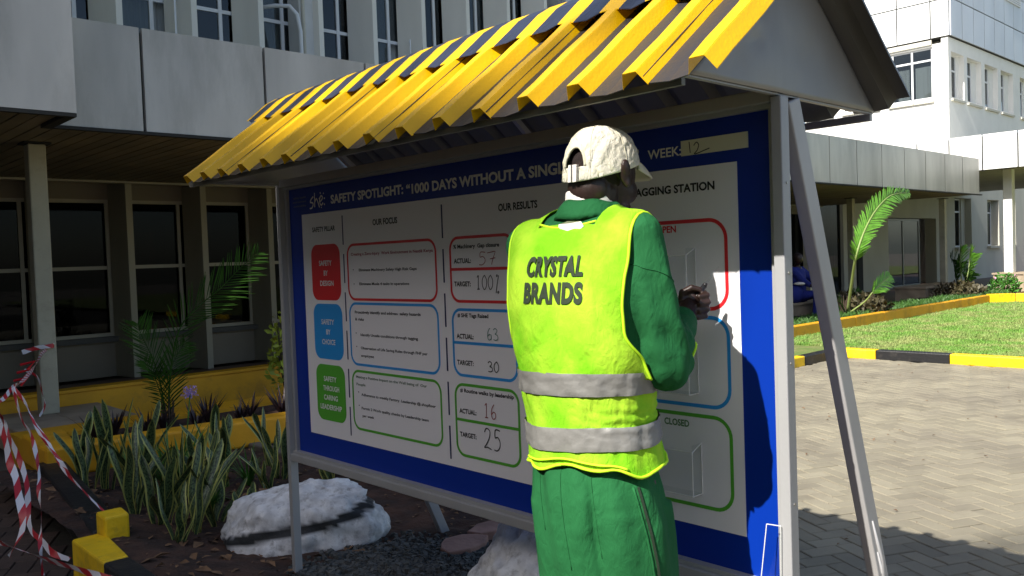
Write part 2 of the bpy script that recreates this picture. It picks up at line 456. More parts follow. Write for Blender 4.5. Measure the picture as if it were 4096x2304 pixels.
# ------------------------------------------------------------------ ground
def struct(name, mb, m, smooth=False):
    o = mb.build(name, m, smooth=smooth); o['kind'] = 'structure'; return o
g = MB()
g.add([(-80, -80, -0.27), (160, -80, -0.27), (160, 120, -0.27), (-80, 120, -0.27)], [(0, 1, 2, 3)])
struct('ground', g, mat('far_ground', (0.22, 0.19, 0.15), 0.95, var=0.3, vscale=2))
g = MB()
g.add([(-12, -14, -0.212), (11.72, -14, -0.212), (11.72, 7.4, -0.212), (-12, 7.4, -0.212)], [(0, 1, 2, 3)])
pav = struct('pavement', g, M['paver_joint'])

# herringbone pavers, 90 degree pattern laid along the board
BL, BW, GP = 0.215, 0.1075, 0.0032
def bmesh_brick(lx, ly):
    b = MB(); h = 0.006
    c = 0.004
    v = [(-lx, -ly, -0.05), (lx, -ly, -0.05), (lx, ly, -0.05), (-lx, ly, -0.05), (-lx, -ly, -c), (lx, -ly, -c), (lx, ly, -c), (-lx, ly, -c),
         (-lx + c, -ly + c, 0), (lx - c, -ly + c, 0), (lx - c, ly - c, 0), (-lx + c, ly - c, 0)]
    b.add(v, [(8, 9, 10, 11), (0, 1, 5, 4), (1, 2, 6, 5), (2, 3, 7, 6), (3, 0, 4, 7), (4, 5, 9, 8), (5, 6, 10, 9), (6, 7, 11, 10), (7, 4, 8, 11)])
    return b
bA = bmesh_brick(BL / 2 - GP, BW / 2 - GP); bB = bmesh_brick(BW / 2 - GP, BL / 2 - GP)
meA = bA.mesh('brick', [M['paver']]); meB = bB.mesh('brick', [M['paver']])
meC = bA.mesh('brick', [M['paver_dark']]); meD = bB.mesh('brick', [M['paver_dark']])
bricks = []
rr = random.Random(3)
th = math.radians(0)
nx = 130
for j in range(-130, 130):
    for k in range(-90, 90):
        # herringbone cell: unit w=BW; pair of bricks
        for typ in (0, 1):
            if typ == 0:
                cx = (k * 4 + j) * BW + BW; cy = j * BW + BW / 2
            else:
                cx = (k * 4 + j + 3.5) * BW; cy = j * BW + BW
            bricks.append((cx, cy, typ))
PANG = math.radians(-27.4)
ca, sa = math.cos(PANG), math.sin(PANG)
sel = []
for cx, cy, typ in bricks:
    x = cx * ca - cy * sa + 4.0; y = cx * sa + cy * ca + 0.5
    inA = 3.32 < x < 11.62 and -2.5 < y < 6.9 and not (x > 9.0 and y > 5.6)
    inB = 0.1 < x < 1.24 and 2.6 < y < 7.2
    inC = 1.24 <= x < 1.62 and 4.9 < y < 7.2 and x < 1.34 + (y - 4.8) * 0.11
    inD = -1.5 < x <= 3.32 and -2.5 < y < 0.7
    if inA or inB or inC or inD:
        sel.append((x, y, typ))
fwd = Vector((rot.to_3x3() @ Vector((0, 0, -1)))); rgt = rot.to_3x3() @ Vector((1, 0, 0)); upv = rot.to_3x3() @ Vector((0, 1, 0))
def in_view(p, mar=1.02):
    d = Vector(p) - Vector((0, 0, 1.36)); z = d.dot(fwd)
    if z < 0.3: return 0
    u = d.dot(rgt) / z * 3399; v = d.dot(upv) / z * 3399
    if abs(u) > 2048 * mar or abs(v) > 1152 * mar: return 0
    return 3399 / z
vis = []; rest = []
for x, y, t in sel:
    s = in_view((x, y, -0.2))
    hid = 0.54 * x < y < 1.83 * x and s     # behind the sign board
    if s and not hid: vis.append((s, x, y, t))
    else: rest.append((x, y, t))
vis.sort(reverse=True)
for s, x, y, t in vis[300:]: rest.append((x, y, t))
for s, x, y, t in vis[:300]:
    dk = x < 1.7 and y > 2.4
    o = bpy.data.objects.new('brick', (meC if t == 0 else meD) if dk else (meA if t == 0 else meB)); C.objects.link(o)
    o.location = (x, y, -0.2 + rr.uniform(-0.0025, 0.0025))
    o.rotation_euler = (rr.uniform(-.012, .012), rr.uniform(-.012, .012), PANG + rr.uniform(-.008, .008))
    o.parent = pav
def lay(rest, m):
  st = MB(); tint = []
  for x, y, t in rest:
    b = bA if t == 0 else bB
    z = -0.2 + rr.uniform(-0.002, 0.002); a = PANG + rr.uniform(-.008, .008)
    c_, s_ = math.cos(a), math.sin(a)
    st.add([(x + c_ * p[0] - s_ * p[1], y + c_ * p[1] + s_ * p[0], z + p[2]) for p in b.v], b.f)
    tint.extend([rr.random()] * len(b.v))
  o = st.build('brick', m, pav)
  o['kind'] = 'stuff'; o.matrix_parent_inverse = Matrix()
  at = o.data.attributes.new('tint', 'FLOAT', 'POINT'); at.data.foreach_set('value', tint)
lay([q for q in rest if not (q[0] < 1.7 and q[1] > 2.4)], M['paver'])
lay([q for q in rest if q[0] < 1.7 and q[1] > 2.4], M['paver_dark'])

# bed soil
def grid_surface(x0, x1, y0, y1, nx, ny, zf, m, name):
    b = MB(); v = []
    for j in range(ny + 1):
        for i in range(nx + 1):
            x = x0 + (x1 - x0) * i / nx; y = y0 + (y1 - y0) * j / ny
            v.append((x, y, zf(x, y)))
    f = [(j * (nx + 1) + i, j * (nx + 1) + i + 1, (j + 1) * (nx + 1) + i + 1, (j + 1) * (nx + 1) + i) for j in range(ny) for i in range(nx)]
    b.add(v, f)
    return struct(name, b, m, True)
SOIL = -0.12
KS = (1.36 - SOIL) / 1.36          # items of the bed keep their apparent size on the lowered soil
def soilz(x, y):
    return SOIL + 0.105 * max(0.0, min(1.0, (1.95 - x) / 0.45)) * (1 if y > 2.5 else max(0, y - 1.5)) + 0.018 * fbm((x, y, 0), 2.2) + 0.012 * fbm((x, y, 3), 9)
grid_surface(1.34, 3.18, 0.75, 6.95, 120, 320, soilz, M['soil'], 'soil')
# lawn and rear bed
def lawnz(x, y): return -0.095 + 0.03 * fbm((x, y, 0), 0.6)
grid_surface(11.75, 60, -30, 7.0, 90, 60, lawnz, M['grass_ground'], 'lawn')
grid_surface(8.9, 11.75, 5.72, 7.0, 20, 10, lawnz, M['grass_ground'], 'lawn_edge')
grid_surface(6.0, 24.4, 7.0, 8.5, 120, 14, lambda x, y: 0.02 + 0.05 * fbm((x, y, 1), 1.4), M['soil'], 'flower_bed_soil')
# walkway slab under the canopy
b = MB(); b.box(-8, 24.4, 9.35, 12.3, -0.2, -0.1); struct('walkway', b, M['floor_tile'])
b = MB(); b.box(24.4, 46, 7.4, 12.2, -0.2, -0.12); struct('walkway_far', b, M['floor_tile'])
b = MB(); b.box(6.0, 24.3, 8.5, 9.35, -0.2, -0.11); struct('walkway_edge', b, M['floor_tile'])

# grass blades (stuff)
def grass(name, n, fx, label, zf, hs, m, seed=1, wd=0.006):
    r = random.Random(seed); b = MB(); tint = []
    for _ in range(n):
        x, y = fx(r)
        z = zf(x, y); a = r.uniform(0, 6.28); h = hs * r.uniform(0.5, 1.3); w = wd * r.uniform(.7, 1.4)
        dx, dy = math.cos(a) * w, math.sin(a) * w
        lx, ly = r.uniform(-1, 1) * h * .7, r.uniform(-1, 1) * h * .7
        b.add([(x - dx, y - dy, z - .01), (x + dx, y + dy, z - .01), (x + lx * .4 + dx * .6, y + ly * .4 + dy * .6, z + h * .6), (x + lx, y + ly, z + h)], [(0, 1, 2), (0, 2, 3)])
        tint.extend([r.random()] * 4)
    o = b.build(name, m); tag(o, label, 'grass', kind='stuff')
    at = o.data.attributes.new('tint', 'FLOAT', 'POINT'); at.data.foreach_set('value', tint)
    return o
def fx_lawn(r):
    while True:
        x = 11.8 + 13 * r.random() ** 1.5; y = r.uniform(2.4, 6.95)
        if y > x * 0.24: return x, y
grass('grass', 90000, fx_lawn, 'short sunlit lawn grass behind the yellow and black kerb', lawnz, 0.035, M['grass'], 1, 0.007)
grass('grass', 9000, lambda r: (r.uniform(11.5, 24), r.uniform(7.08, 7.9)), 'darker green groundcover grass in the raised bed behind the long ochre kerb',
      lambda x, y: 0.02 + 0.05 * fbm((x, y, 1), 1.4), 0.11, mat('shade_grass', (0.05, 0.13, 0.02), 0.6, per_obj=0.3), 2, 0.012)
# ------------------------------------------------------------------ left office building
bld = thing('office_building', (2.13, 12.2, -0.1), 'long office building with grey canopy over a dark colonnade and cream fins above', 'building')
JX = 2.88
# canopy fascia panels
def fascia_panel(x0, x1, y, z0, z1, m, parent, axis='x', th=0.05, name='fascia_panel'):
    b = MB(); n = 6
    # slightly pillowed sheet
    vs = []; fs = []
    for j in range(n + 1):
        for i in range(n + 1):
            u = i / n; v = j / n
            bulge = 0.006 * math.sin(math.pi * u) * math.sin(math.pi * v) + 0.002 * fbm((x0 + u, v, y), 1.1)
            if axis == 'x': vs.append((x0 + (x1 - x0) * u, y - bulge, z0 + (z1 - z0) * v))
            else: vs.append((y - bulge, x0 + (x1 - x0) * u, z0 + (z1 - z0) * v))
    for j in range(n):
        for i in range(n):
            a = j * (n + 1) + i
            q = (a, a + 1, a + n + 2, a + n + 1)
            fs.append(q if axis == 'x' else q[::-1])
    b.add(vs, fs)
    if axis == 'x': b.box(x0, x1, y + 0.002, y + th, z0, z1)
    else: b.box(y + 0.002, y + th, x0, x1, z0, z1)
    return b.build(name, m, parent, smooth=False)
g = 0.014
xs = [2.15] + [JX + 1.18 * k for k in range(0, 19)]
for i in range(len(xs) - 1):
    if xs[i] < 24: fascia_panel(xs[i] + g, min(xs[i + 1], 24.3) - g, 7.77, 2.615, 3.53, M['alu'], bld)
fascia_panel(-1.2, 0.5 - g, 7.14, 2.615, 7.2, M['alu'], bld)
fascia_panel(0.5 + g, 2.13, 7.14, 2.615, 7.2, M['alu'], bld)
fascia_panel(-6, -1.2 - g, 7.14, 2.615, 7.2, M['alu'], bld)
b = MB()
b.box(2.14, 24.28, 7.825, 7.9, 2.635, 3.5)      # joint backing
b.box(-6, 2.11, 7.195, 7.3, 2.635, 7.2)
b.box(-6, 2.13, 7.14, 7.19, 2.585, 2.612); b.box(2.13, 24.3, 7.76, 7.82, 2.585, 2.612)
b.box(2.05, 2.13, 7.19, 7.83, 2.585, 2.612)
b.build('joint_backing', M['joint'], bld)
b = MB()
b.box(2.15, 24.3, 7.9, 12.65, 3.2, 3.45); b.box(-6, 2.12, 7.3, 12.9, 3.2, 19.5); b.box(-6, 2.12, 7.141, 7.3, 7.22, 19.5)  # canopy slab, plus end block with unseen height added to shade the facade
b.build('canopy_slab', M['cream'], bld)
# soffit planks run back from the fascia
x = -1.3; pr = random.Random(5)
while x < 24.2:
    y0 = 7.83 if x > 2.03 else 7.2
    w = 0.128
    b = MB(); z = 2.612 + pr.uniform(-.002, .002)
    b.add([(x, y0, z + .012), (x + .006, y0, z), (x + w - .004, y0, z), (x + w, y0, z + .012), (x, 12.18, z + .012), (x + .006, 12.18, z), (x + w - .004, 12.18, z), (x + w, 12.18, z + .012)],
          [(0, 4, 5, 1), (1, 5, 6, 2), (2, 6, 7, 3)])
    b.build('soffit_plank', M['soffit'], bld)
    x += w + 0.006
b = MB(); b.box(-6, 2.1, 7.3, 12.2, 2.63, 2.66); b.box(2.1, 24.2, 7.9, 12.2, 2.63, 2.66); b.build('soffit_backing', M['joint'], bld)
b = MB(); b.box(-6, 24.2, 12.10, 12.19, 2.585, 2.64); b.build('ceiling_trim', M['win_beige'], bld)

# fins on both storeys
XR = [3.24 + 1.055 * k for k in range(-7, 19)]
for xr in XR:
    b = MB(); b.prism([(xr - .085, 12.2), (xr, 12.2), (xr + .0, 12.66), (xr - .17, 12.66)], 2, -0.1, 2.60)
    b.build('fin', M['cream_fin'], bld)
for k, xr in enumerate(XR):
    if xr > 2.2 and xr < 13.2:
        wdt = 0.085
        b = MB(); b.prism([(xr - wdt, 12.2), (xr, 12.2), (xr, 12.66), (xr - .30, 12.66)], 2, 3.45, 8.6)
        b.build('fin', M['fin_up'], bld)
b = MB()
# lintel, sill walls (ground floor)
b.box(-6, 24, 12.66, 12.9, 2.40, 3.2)
b.box(-6, 24, 12.66, 12.9, -0.1, 0.44)
b.build('wall', M['beige_wall'], bld)
b = MB(); b.box(-6, 24, 12.55, 12.66, 0.40, 0.47); b.build('window_ledge', mat('dark_ledge', (0.08, 0.075, 0.065), .7), bld)
b = MB()
b.box(2.2, 24.0, 12.66, 12.9, 3.2, 3.9); b.box(2.2, 24.0, 12.66, 12.9, 7.6, 9.0)
b.box(7.08, 7.46, 12.3, 12.66, 3.46, 8.6); b.box(13.3, 23.2, 12.2, 12.9, 3.9, 9.0)
b.build('wall', mat('upper_wall_render', (0.62, 0.62, 0.60), .7, var=.08), bld)
b = MB(); b.box(2.2, 23.3, 11.6, 13.2, 8.6, 8.9); b.build('roof', M['cream'], bld)
# rooms
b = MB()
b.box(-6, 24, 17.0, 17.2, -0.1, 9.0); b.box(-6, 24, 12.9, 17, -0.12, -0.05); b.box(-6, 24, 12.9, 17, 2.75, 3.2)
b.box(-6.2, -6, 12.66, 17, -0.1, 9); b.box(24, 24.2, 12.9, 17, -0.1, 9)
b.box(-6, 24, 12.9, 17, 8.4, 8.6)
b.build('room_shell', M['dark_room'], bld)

def window(x0, x1, y, z0, z1, transom, mull, m, parent, gl, fw=0.045, open_sash=False, thick=0.05, curtain=False):
    """frame part with panes as sub-parts; opening in a plane y=const facing -Y"""
    b = MB()
    b.box(x0, x0 + fw, y, y + thick, z0, z1); b.box(x1 - fw, x1, y, y + thick, z0, z1)
    b.box(x0 + fw, x1 - fw, y, y + thick, z0, z0 + fw); b.box(x0 + fw, x1 - fw, y, y + thick, z1 - fw, z1)
    zs = [z0 + fw] + ([transom] if transom else []) + [z1 - fw]
    if transom: b.box(x0 + fw, x1 - fw, y + .003, y + thick - .003, transom - fw * .5, transom + fw * .5)
    xs_ = [x0 + fw] + list(mull) + [x1 - fw]
    for q in mull: b.box(q - fw * .5, q + fw * .5, y - .004, y + thick - .006, z0 + fw, z1 - fw)
    f = b.build('window', m, parent)
    for i in range(len(xs_) - 1):
        for j in range(len(zs) - 1):
            p = MB(); yy = y + thick * .5
            if open_sash and j == 0 and i == len(xs_) - 2:
                # sash hinged open at the right, swung outward
                xa = xs_[i]; xb = xs_[i + 1]; ww = xb - xa
                c_, s_ = math.cos(1.0), math.sin(1.0)
                def Q(u, z, t): return (xb - u * c_ + t * s_, y - .01 - u * s_ - t * c_ * 0, z)
                for (u0, u1, za, zb) in ((0, .03, zs[j], zs[j + 1]), (ww - .03, ww, zs[j], zs[j + 1]), (.03, ww - .03, zs[j], zs[j] + .03), (.03, ww - .03, zs[j + 1] - .03, zs[j + 1])):
                    v = [Q(u0, za, 0), Q(u1, za, 0), Q(u1, zb, 0), Q(u0, zb, 0), Q(u0, za, .03), Q(u1, za, .03), Q(u1, zb, .03), Q(u0, zb, .03)]
                    p.add(v, [(0, 3, 2, 1), (4, 5, 6, 7), (0, 1, 5, 4), (1, 2, 6, 5), (2, 3, 7, 6), (3, 0, 4, 7)])
                part_child('sash', p.mesh('sash', [m]), f)
                continue
            p.box(xs_[i], xs_[i + 1], yy, yy + .004, zs[j], zs[j + 1])
            part_child('pane', p.mesh('pane', [gl]), f)
    if curtain:
        p = MB(); n = 24; v = []
        for k in range(n + 1):
            xx = x0 + .05 + (x1 - x0 - .1) * k / n
            for z in (z0 + .05, z1 - .05): v.append((xx, y + .14 + .02 * math.sin(k * 1.9), z))
        p.add(v, [(2 * k, 2 * k + 2, 2 * k + 3, 2 * k + 1) for k in range(n)])
        part_child('curtain', p.mesh('curtain', [M['curtain']]), f)
    return f
for i in range(len(XR) - 1):
    a, c = XR[i] - 0.0, XR[i + 1] - 0.17
    window(a + .005, c + .165, 12.68, 0.47, 2.40, 1.44, [c - 0.02] if i % 2 else [c - .06], M['win_beige'], bld, M['glass_dark'], 0.05, open_sash=(i % 3 == 1))
for i in range(len(XR) - 1):
    if XR[i] > 2.2 and XR[i + 1] < 13.4:
        a, c = XR[i], XR[i + 1] - .26
        window(a + .005, c + .255, 12.68, 3.9, 7.6, 5.35, [(a + c) / 2 + .18], M['win_white'], bld, M['glass'], 0.055, open_sash=(i % 4 == 0), curtain=(i % 2 == 0))
# pipe over the upper window
b = MB(); b.tube([(6.55, 12.62, 5.50), (6.72, 12.4, 5.51), (6.86, 12.2, 5.48), (6.95, 12.14, 5.35), (7.0, 12.14, 5.1), (7.01, 12.14, 3.5)], 0.032, 10)
b.build('drain_pipe', M['win_white'], bld, smooth=True)
b = MB(); b.tube([(7.14, 12.28, 9), (7.14, 12.28, 3.5)], 0.03, 8); b.build('drain_pipe', M['cream'], bld, smooth=True)
# lit ceiling lamps inside the rooms
lm = emit_mat('lit_tube', (0.85, 0.95, 1.0), 1.3)
for i, (lx, ly) in enumerate(((2.9, 14.3), (1.75, 15.2))):
    t = thing('ceiling_light', (lx, ly, 2.6), ['lit fluorescent ceiling light inside, behind the first window right of the pale column', 'lit fluorescent ceiling light inside, behind the far left window'][i], 'ceiling light', 'lights in the ground floor rooms')
    b = MB(); b.box(lx - .6, lx + .6, ly - .1, ly + .1, 2.56, 2.62); b.build('housing', M['win_white'], t)
    b = MB(); b.box(lx - .58, lx + .58, ly - .085, ly + .085, 2.535, 2.56); b.build('diffuser', lm, t)
# things seen dimly through the glass
t = thing('notice_board', (5.0, 14.0, 1.4), 'dim red poster panel hanging inside, seen through the second window from left', 'poster')
b = MB(); b.box(4.75, 5.25, 14.0, 14.03, 1.35, 2.05); b.build('backing', mat('maroon_board', (0.16, 0.03, 0.035), .7), t)
b = MB(); b.box(4.78, 5.22, 13.99, 14.0, 1.72, 2.0); b.build('upper_poster', mat('red_poster', (0.30, 0.02, 0.02), .7), t)
t = thing('cardboard_box', (4.1, 13.6, 0.45), 'brown cardboard box standing inside on the window table', 'box')
b = MB(); b.box(3.95, 4.3, 13.5, 13.8, 0.62, 1.12); b.build('carton', mat('dark_card', (0.14, 0.09, 0.055), .8), t)
b = MB(); b.box(3.98, 4.27, 13.49, 13.5, 1.05, 1.1); b.build('flap', mat('card_flap', (0.2, 0.14, 0.09), .8), t)
t = thing('table', (3.9, 13.6, -0.05), 'brown wooden table inside behind the window', 'table')
b = MB(); b.box(3.3, 4.9, 13.3, 14.0, 0.58, 0.62); b.build('top', mat('brown_wood', (0.12, 0.06, 0.025), .6), t)
for (a, c) in ((3.35, 13.35), (4.82, 13.35), (3.35, 13.92), (4.82, 13.92)):
    b = MB(); b.box(a, a + .05, c, c + .05, -0.05, 0.58); b.build('leg', M['bark'], t)

# canopy columns with stone plinths
def column(x, y, z0, z1, w=0.155, cap=True):
    b = MB(); b.box(x - w / 2, x + w / 2, y - w / 2, y + w / 2, z0, z1 - 0.02); 
    o = b.build('column', M['col_paint'], bld); bevel(o, .012)
    b = MB(); b.box(x - w * .75, x + w * .75, y - w * .75, y + w * .75, z1 - .018, z1 - .004); b.build('column_collar', M['joint'], bld)
for (x, y, z0) in ((2.27, 8.9, 0.05), (9.7, 8.95, 0.2), (17.18, 8.95, 0.28), (24.85, 8.95, 0.28), (21.3, 9.9, -0.1), (-5.3, 8.95, 0.05)):
    column(x, y, z0, 2.612)
def plinth(x0, x1, y0, y1, z0, z1, label, parent=None, nb=2):
    t = parent or thing('column_plinth', ((x0 + x1) / 2, (y0 + y1) / 2, z0), label, 'plinth', 'stone plinths of the canopy columns')
    wx = (x1 - x0) / nb
    for i in range(nb):
        b = MB(); b.cbox(x0 - .03 + i * (x1 - x0 + .06) / nb + .002, x0 - .03 + (i + 1) * (x1 - x0 + .06) / nb - .002, y0 - .03, y1 + .03, z1 - .045, z1, .008)
        b.build('capstone', M['stone_cap'], t)
        b = MB(); b.box(x0 + i * wx + .003, x0 + (i + 1) * wx - .003, y0, y1, z0, z1 - .05); b.build('facing_tile', M['stone_cap'], t)
    b = MB(); b.box(x0 + .02, x1 - .02, y0 + .02, y1 - .02, z0, z1 - .06); b.build('core', M['joint'], t)
plinth(1.84, 2.78, 8.05, 9.2, -0.2, 0.05, 'brown stone plinth under the leftmost pale column, tape hanging before it', nb=2)
plinth(14.6, 17.4, 8.45, 9.2, -0.2, 0.28, 'low stone ledge with the blue clad worker sitting on it', nb=3)
plinth(17.7, 19.3, 8.5, 9.2, -0.2, 0.26, 'low stone plinth behind the tall leaning palm frond', nb=2)
plinth(22.2, 25.1, 8.45, 9.2, -0.2, 0.28, 'stone plinth under the column right of the glass door', nb=3)
plinth(25.15, 26.1, 7.0, 7.8, -0.2, 0.52, 'sunlit stone plinth at the right edge with a white column on top', nb=2)

# ------------------------------------------------------------------ far office block, right
blk = thing('office_block', (34.7, 12.2, -0.1), 'white office block with sunlit panelled upper band, far right behind the grey canopy', 'building')
def wallbox(x0, x1, y0, y1, z0, z1, m=None, name='wall'):
    b = MB(); b.box(x0, x1, y0, y1, z0, z1); return b.build(name, m or M['white_wall'], blk)
XS = 34.7
# sunlit face (plane X=34.7), with the real openings
def face_x(x, ops, y0, y1, z0, z1, th, m):
    b = MB(); ys = sorted(ops)
    cur = y0
    for (a, c, zz0, zz1) in ys:
        b.box(x, x + th, cur, a, z0, z1); b.box(x, x + th, a, c, z0, zz0); b.box(x, x + th, a, c, zz1, z1); cur = c
    b.box(x, x + th, cur, y1, z0, z1)
    return b.build('wall', m, blk)
def face_y(y, ops, x0, x1, z0, z1, th, m, par=None, nm='wall'):
    b = MB(); cur = x0
    for (a, c, zz0, zz1) in sorted(ops):
        b.box(cur, a, y, y + th, z0, z1); b.box(a, c, y, y + th, z0, zz0); b.box(a, c, y, y + th, zz1, z1); cur = c
    b.box(cur, x1, y, y + th, z0, z1)
    return b.build(nm, m, par or blk)
face_x(XS, [(12.78, 14.36, 6.98, 8.96), (14.86, 16.3, 6.98, 8.96), (16.8, 17.9, 6.98, 8.96)], 12.45, 18.06, -0.2, 9.05, 0.25, M['white_wall'])
def window_x(y0, y1, x, z0, z1, transom, m, gl, fw=0.07):
    b = MB()
    b.box(x, x + .06, y0, y0 + fw, z0, z1); b.box(x, x + .06, y1 - fw, y1, z0, z1)
    b.box(x, x + .06, y0 + fw, y1 - fw, z0, z0 + fw); b.box(x, x + .06, y0 + fw, y1 - fw, z1 - fw, z1)
    b.box(x, x + .055, y0 + fw, y1 - fw, transom - fw / 2, transom + fw / 2)
    ym = (y0 + y1) / 2; b.box(x - .004, x + .05, ym - fw / 2, ym + fw / 2, z0 + fw, z1 - fw)
    f = b.build('window', m, blk)
    for (a, c) in ((y0 + fw, ym), (ym, y1 - fw)):
        for (d, e) in ((z0 + fw, transom), (transom, z1 - fw)):
            p = MB(); p.box(x + .03, x + .035, a, c, d, e); part_child('pane', p.mesh('pane', [gl]), f)
    p = MB(); p.box(x + .12, x + .13, y0 + .1, ym - .08, z0 + .05, transom - .2); p.box(x + .12, x + .13, ym + .15, y1 - .2, z0 + .05, transom - .2)
    part_child('blind', p.mesh('blind', [M['curtain']]), f)
for (a, c) in ((12.78, 14.36), (14.86, 16.3), (16.8, 17.9)):
    window_x(a, c, XS + .08, 6.98, 8.96, 8.48, M['win_white'], M['glass'])
    b = MB(); b.box(XS - .09, XS + .02, a - .05, c + .1, 6.82, 6.9); b.build('window_sill', M['cream'], blk)
wallbox(XS - .07, XS, 12.78, 18.06, 9.03, 9.21, M['cream'], 'soffit_strip')
# shade face (plane Y=12.2)
up = [(35.0, 36.35, 6.98, 8.72), (36.7, 38.3, 6.98, 8.72), (38.72, 40.32, 6.98, 8.72), (40.72, 42.34, 6.98, 8.72), (43.3, 44.9, 6.98, 8.72)]
face_y(12.2, up, XS, 52, 4.0, 9.25, 0.25, M['white_wall'])
for (a, c, z0, z1) in up:
    window(a, min(c, a + 1.12), 12.43, z0, z1, 8.1, [(a + a + 1.12) / 2], M['win_white'], blk, M['glass'], .07, curtain=True)
    wallbox(a + 1.12, c, 12.4, 12.45, z0, z1, M['white_wall'], 'wall_infill')
    b = MB(); b.box(a - .05, c - .05, 12.12, 12.22, 6.83, 6.91); b.build('window_sill', M['cream'], blk)
low = [(29.0, 33.2, -0.2, 2.3), (35.1, 36.9, 1.2, 3.12), (38.75, 40.2, 1.2, 3.12), (40.85, 42.4, 1.2, 3.12)]
face_y(12.2, low, 25.7, 52, -0.2, 4.0, 0.4, M['cream'])
for (a, c, z0, z1) in low[1:]:
    window(a, a + 1.4, 12.5, z0, z1, 2.6, [a + .35, a + .75], M['win_white'], blk, M['glass_dark'], .06)
    wallbox(a + 1.4, c, 12.45, 12.5, z0, z1, M['cream'], 'wall_infill')
    b = MB(); b.box(a - .05, c + .05, 12.06, 12.22, 1.1, 1.19); b.build('window_sill', M['cream'], blk)
# door
dr = MB()
for (a, c) in ((29.0, 29.07), (31.83, 31.9)): dr.box(a, c, 12.3, 12.36, -0.12, 2.28)
dr.box(29.07, 31.83, 12.3, 12.36, 2.2, 2.28); dr.box(29.07, 31.83, 12.3, 12.36, -0.12, -0.04); dr.box(30.42, 30.48, 12.3, 12.35, -0.04, 2.2)
d = dr.build('glass_door', mat('door_frame_grey', (0.22, 0.23, 0.22), .4), blk)
for (a, c) in ((29.07, 30.42), (30.48, 31.83)):
    p = MB(); p.box(a, c, 12.32, 12.33, -0.04, 2.2); part_child('pane', p.mesh('pane', [M['glass']]), d)
p = MB(); p.box(29.3, 31.6, 13.4, 13.45, -0.1, 1.0); p.build('reception_desk', mat('pale_desk', (0.25, 0.24, 0.22), .6), blk)
p = MB(); p.box(29.4, 30.7, 14.4, 14.45, 1.05, 2.0); p.build('wall_picture', mat('pale_picture', (0.3, 0.27, 0.25), .6), blk)
wallbox(25, 52, 17.0, 17.2, -0.2, 4.0, M['dark_room'], 'room_back')
wallbox(25, 52, 12.7, 17.0, 3.6, 3.9, M['dark_room'], 'room_ceiling')
wallbox(25, 52, 12.7, 17.0, -0.2, -0.14, M['floor_tile'], 'room_floor')
wallbox(35.2, 52, 17.0, 17.2, 4.0, 9.0, M['dark_room'], 'room_back')
wallbox(35.2, 52, 12.7, 18.0, 9.0, 9.3, M['cream'], 'room_ceiling')
wallbox(35.2, 35.22, 12.9, 18.0, 4.0, 9.0, M['dark_room'], 'room_screen').location = (2.5, 0, 0)
# dark glazed part of the colonnade wall between the wings
b = MB(); b.box(24.2, 25.7, 12.3, 12.5, -0.1, 2.7); b.build('dark_glazing', M['glass_dark'], blk)
b = MB(); b.box(26.55, 26.9, 12.14, 12.2, -0.1, 1.9); b.build('dark_slot', M['dark'], blk)  # near-black strip for the narrow dark slot in the cream wall
# upper band panels
def band():
    hz = [9.25, 10.68, 12.1, 13.5]
    ys = [12.12, 12.8, 14.07, 15.35, 16.62, 17.9, 18.1]
    gp = .024
    for i in range(len(ys) - 1):
        for j in range(3):
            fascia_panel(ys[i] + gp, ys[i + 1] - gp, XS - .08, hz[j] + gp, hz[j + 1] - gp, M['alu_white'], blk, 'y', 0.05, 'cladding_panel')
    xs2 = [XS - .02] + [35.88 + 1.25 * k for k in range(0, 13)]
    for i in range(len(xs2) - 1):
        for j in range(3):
            fascia_panel(xs2[i] + gp, xs2[i + 1] - gp, 12.08, hz[j] + gp, hz[j + 1] - gp, M['alu_shade'], blk, 'x', 0.05, 'cladding_panel')
    wallbox(XS - .02, 52, 12.14, 18.06, 9.24, 13.5, M['joint'], 'panel_backing')
    v = MB()
    for k in range(6): v.box(40.9, 43.0, 12.02, 12.06, 11.72 + k * .09, 11.77 + k * .09)
    v.build('vent_louvre', M['win_white'], blk)
band()
# white sunlit canopy along the block
ys = [7.0 - .835 * k for k in range(14, -1, -1)] + [7.84, 8.67, 9.51, 10.3, 11.1, 11.95]
for i in range(len(ys) - 1):
    fascia_panel(ys[i] + .018, ys[i + 1] - .018, 24.6, 3.27, 4.2, M['alu_white'], blk, 'y', 0.05)
b = MB(); b.box(24.66, 24.75, -4.7, 11.95, 3.26, 4.15); b.build('joint_backing', M['joint'], blk)
b = MB(); b.box(24.75, 36, -4.7, 12.19, 3.32, 3.5); b.box(24.75, 36, -4.7, 12.19, 3.5, 4.1); b.build('canopy_slab', M['cream'], blk)
for y in (7.4, -0.2):
    b = MB(); b.box(25.45, 25.7, y, y + .22, 0.52 if y > 0 else -.2, 3.3); o = b.build('column', M['white_wall'], blk); bevel(o, .01)
b = MB(); b.box(28, 28.5, 9.4, 10.5, 3.1, 3.2); b.box(28.2, 28.3, 9.9, 10.0, 3.2, 3.32); b.build('floodlight', M['screw'], blk)

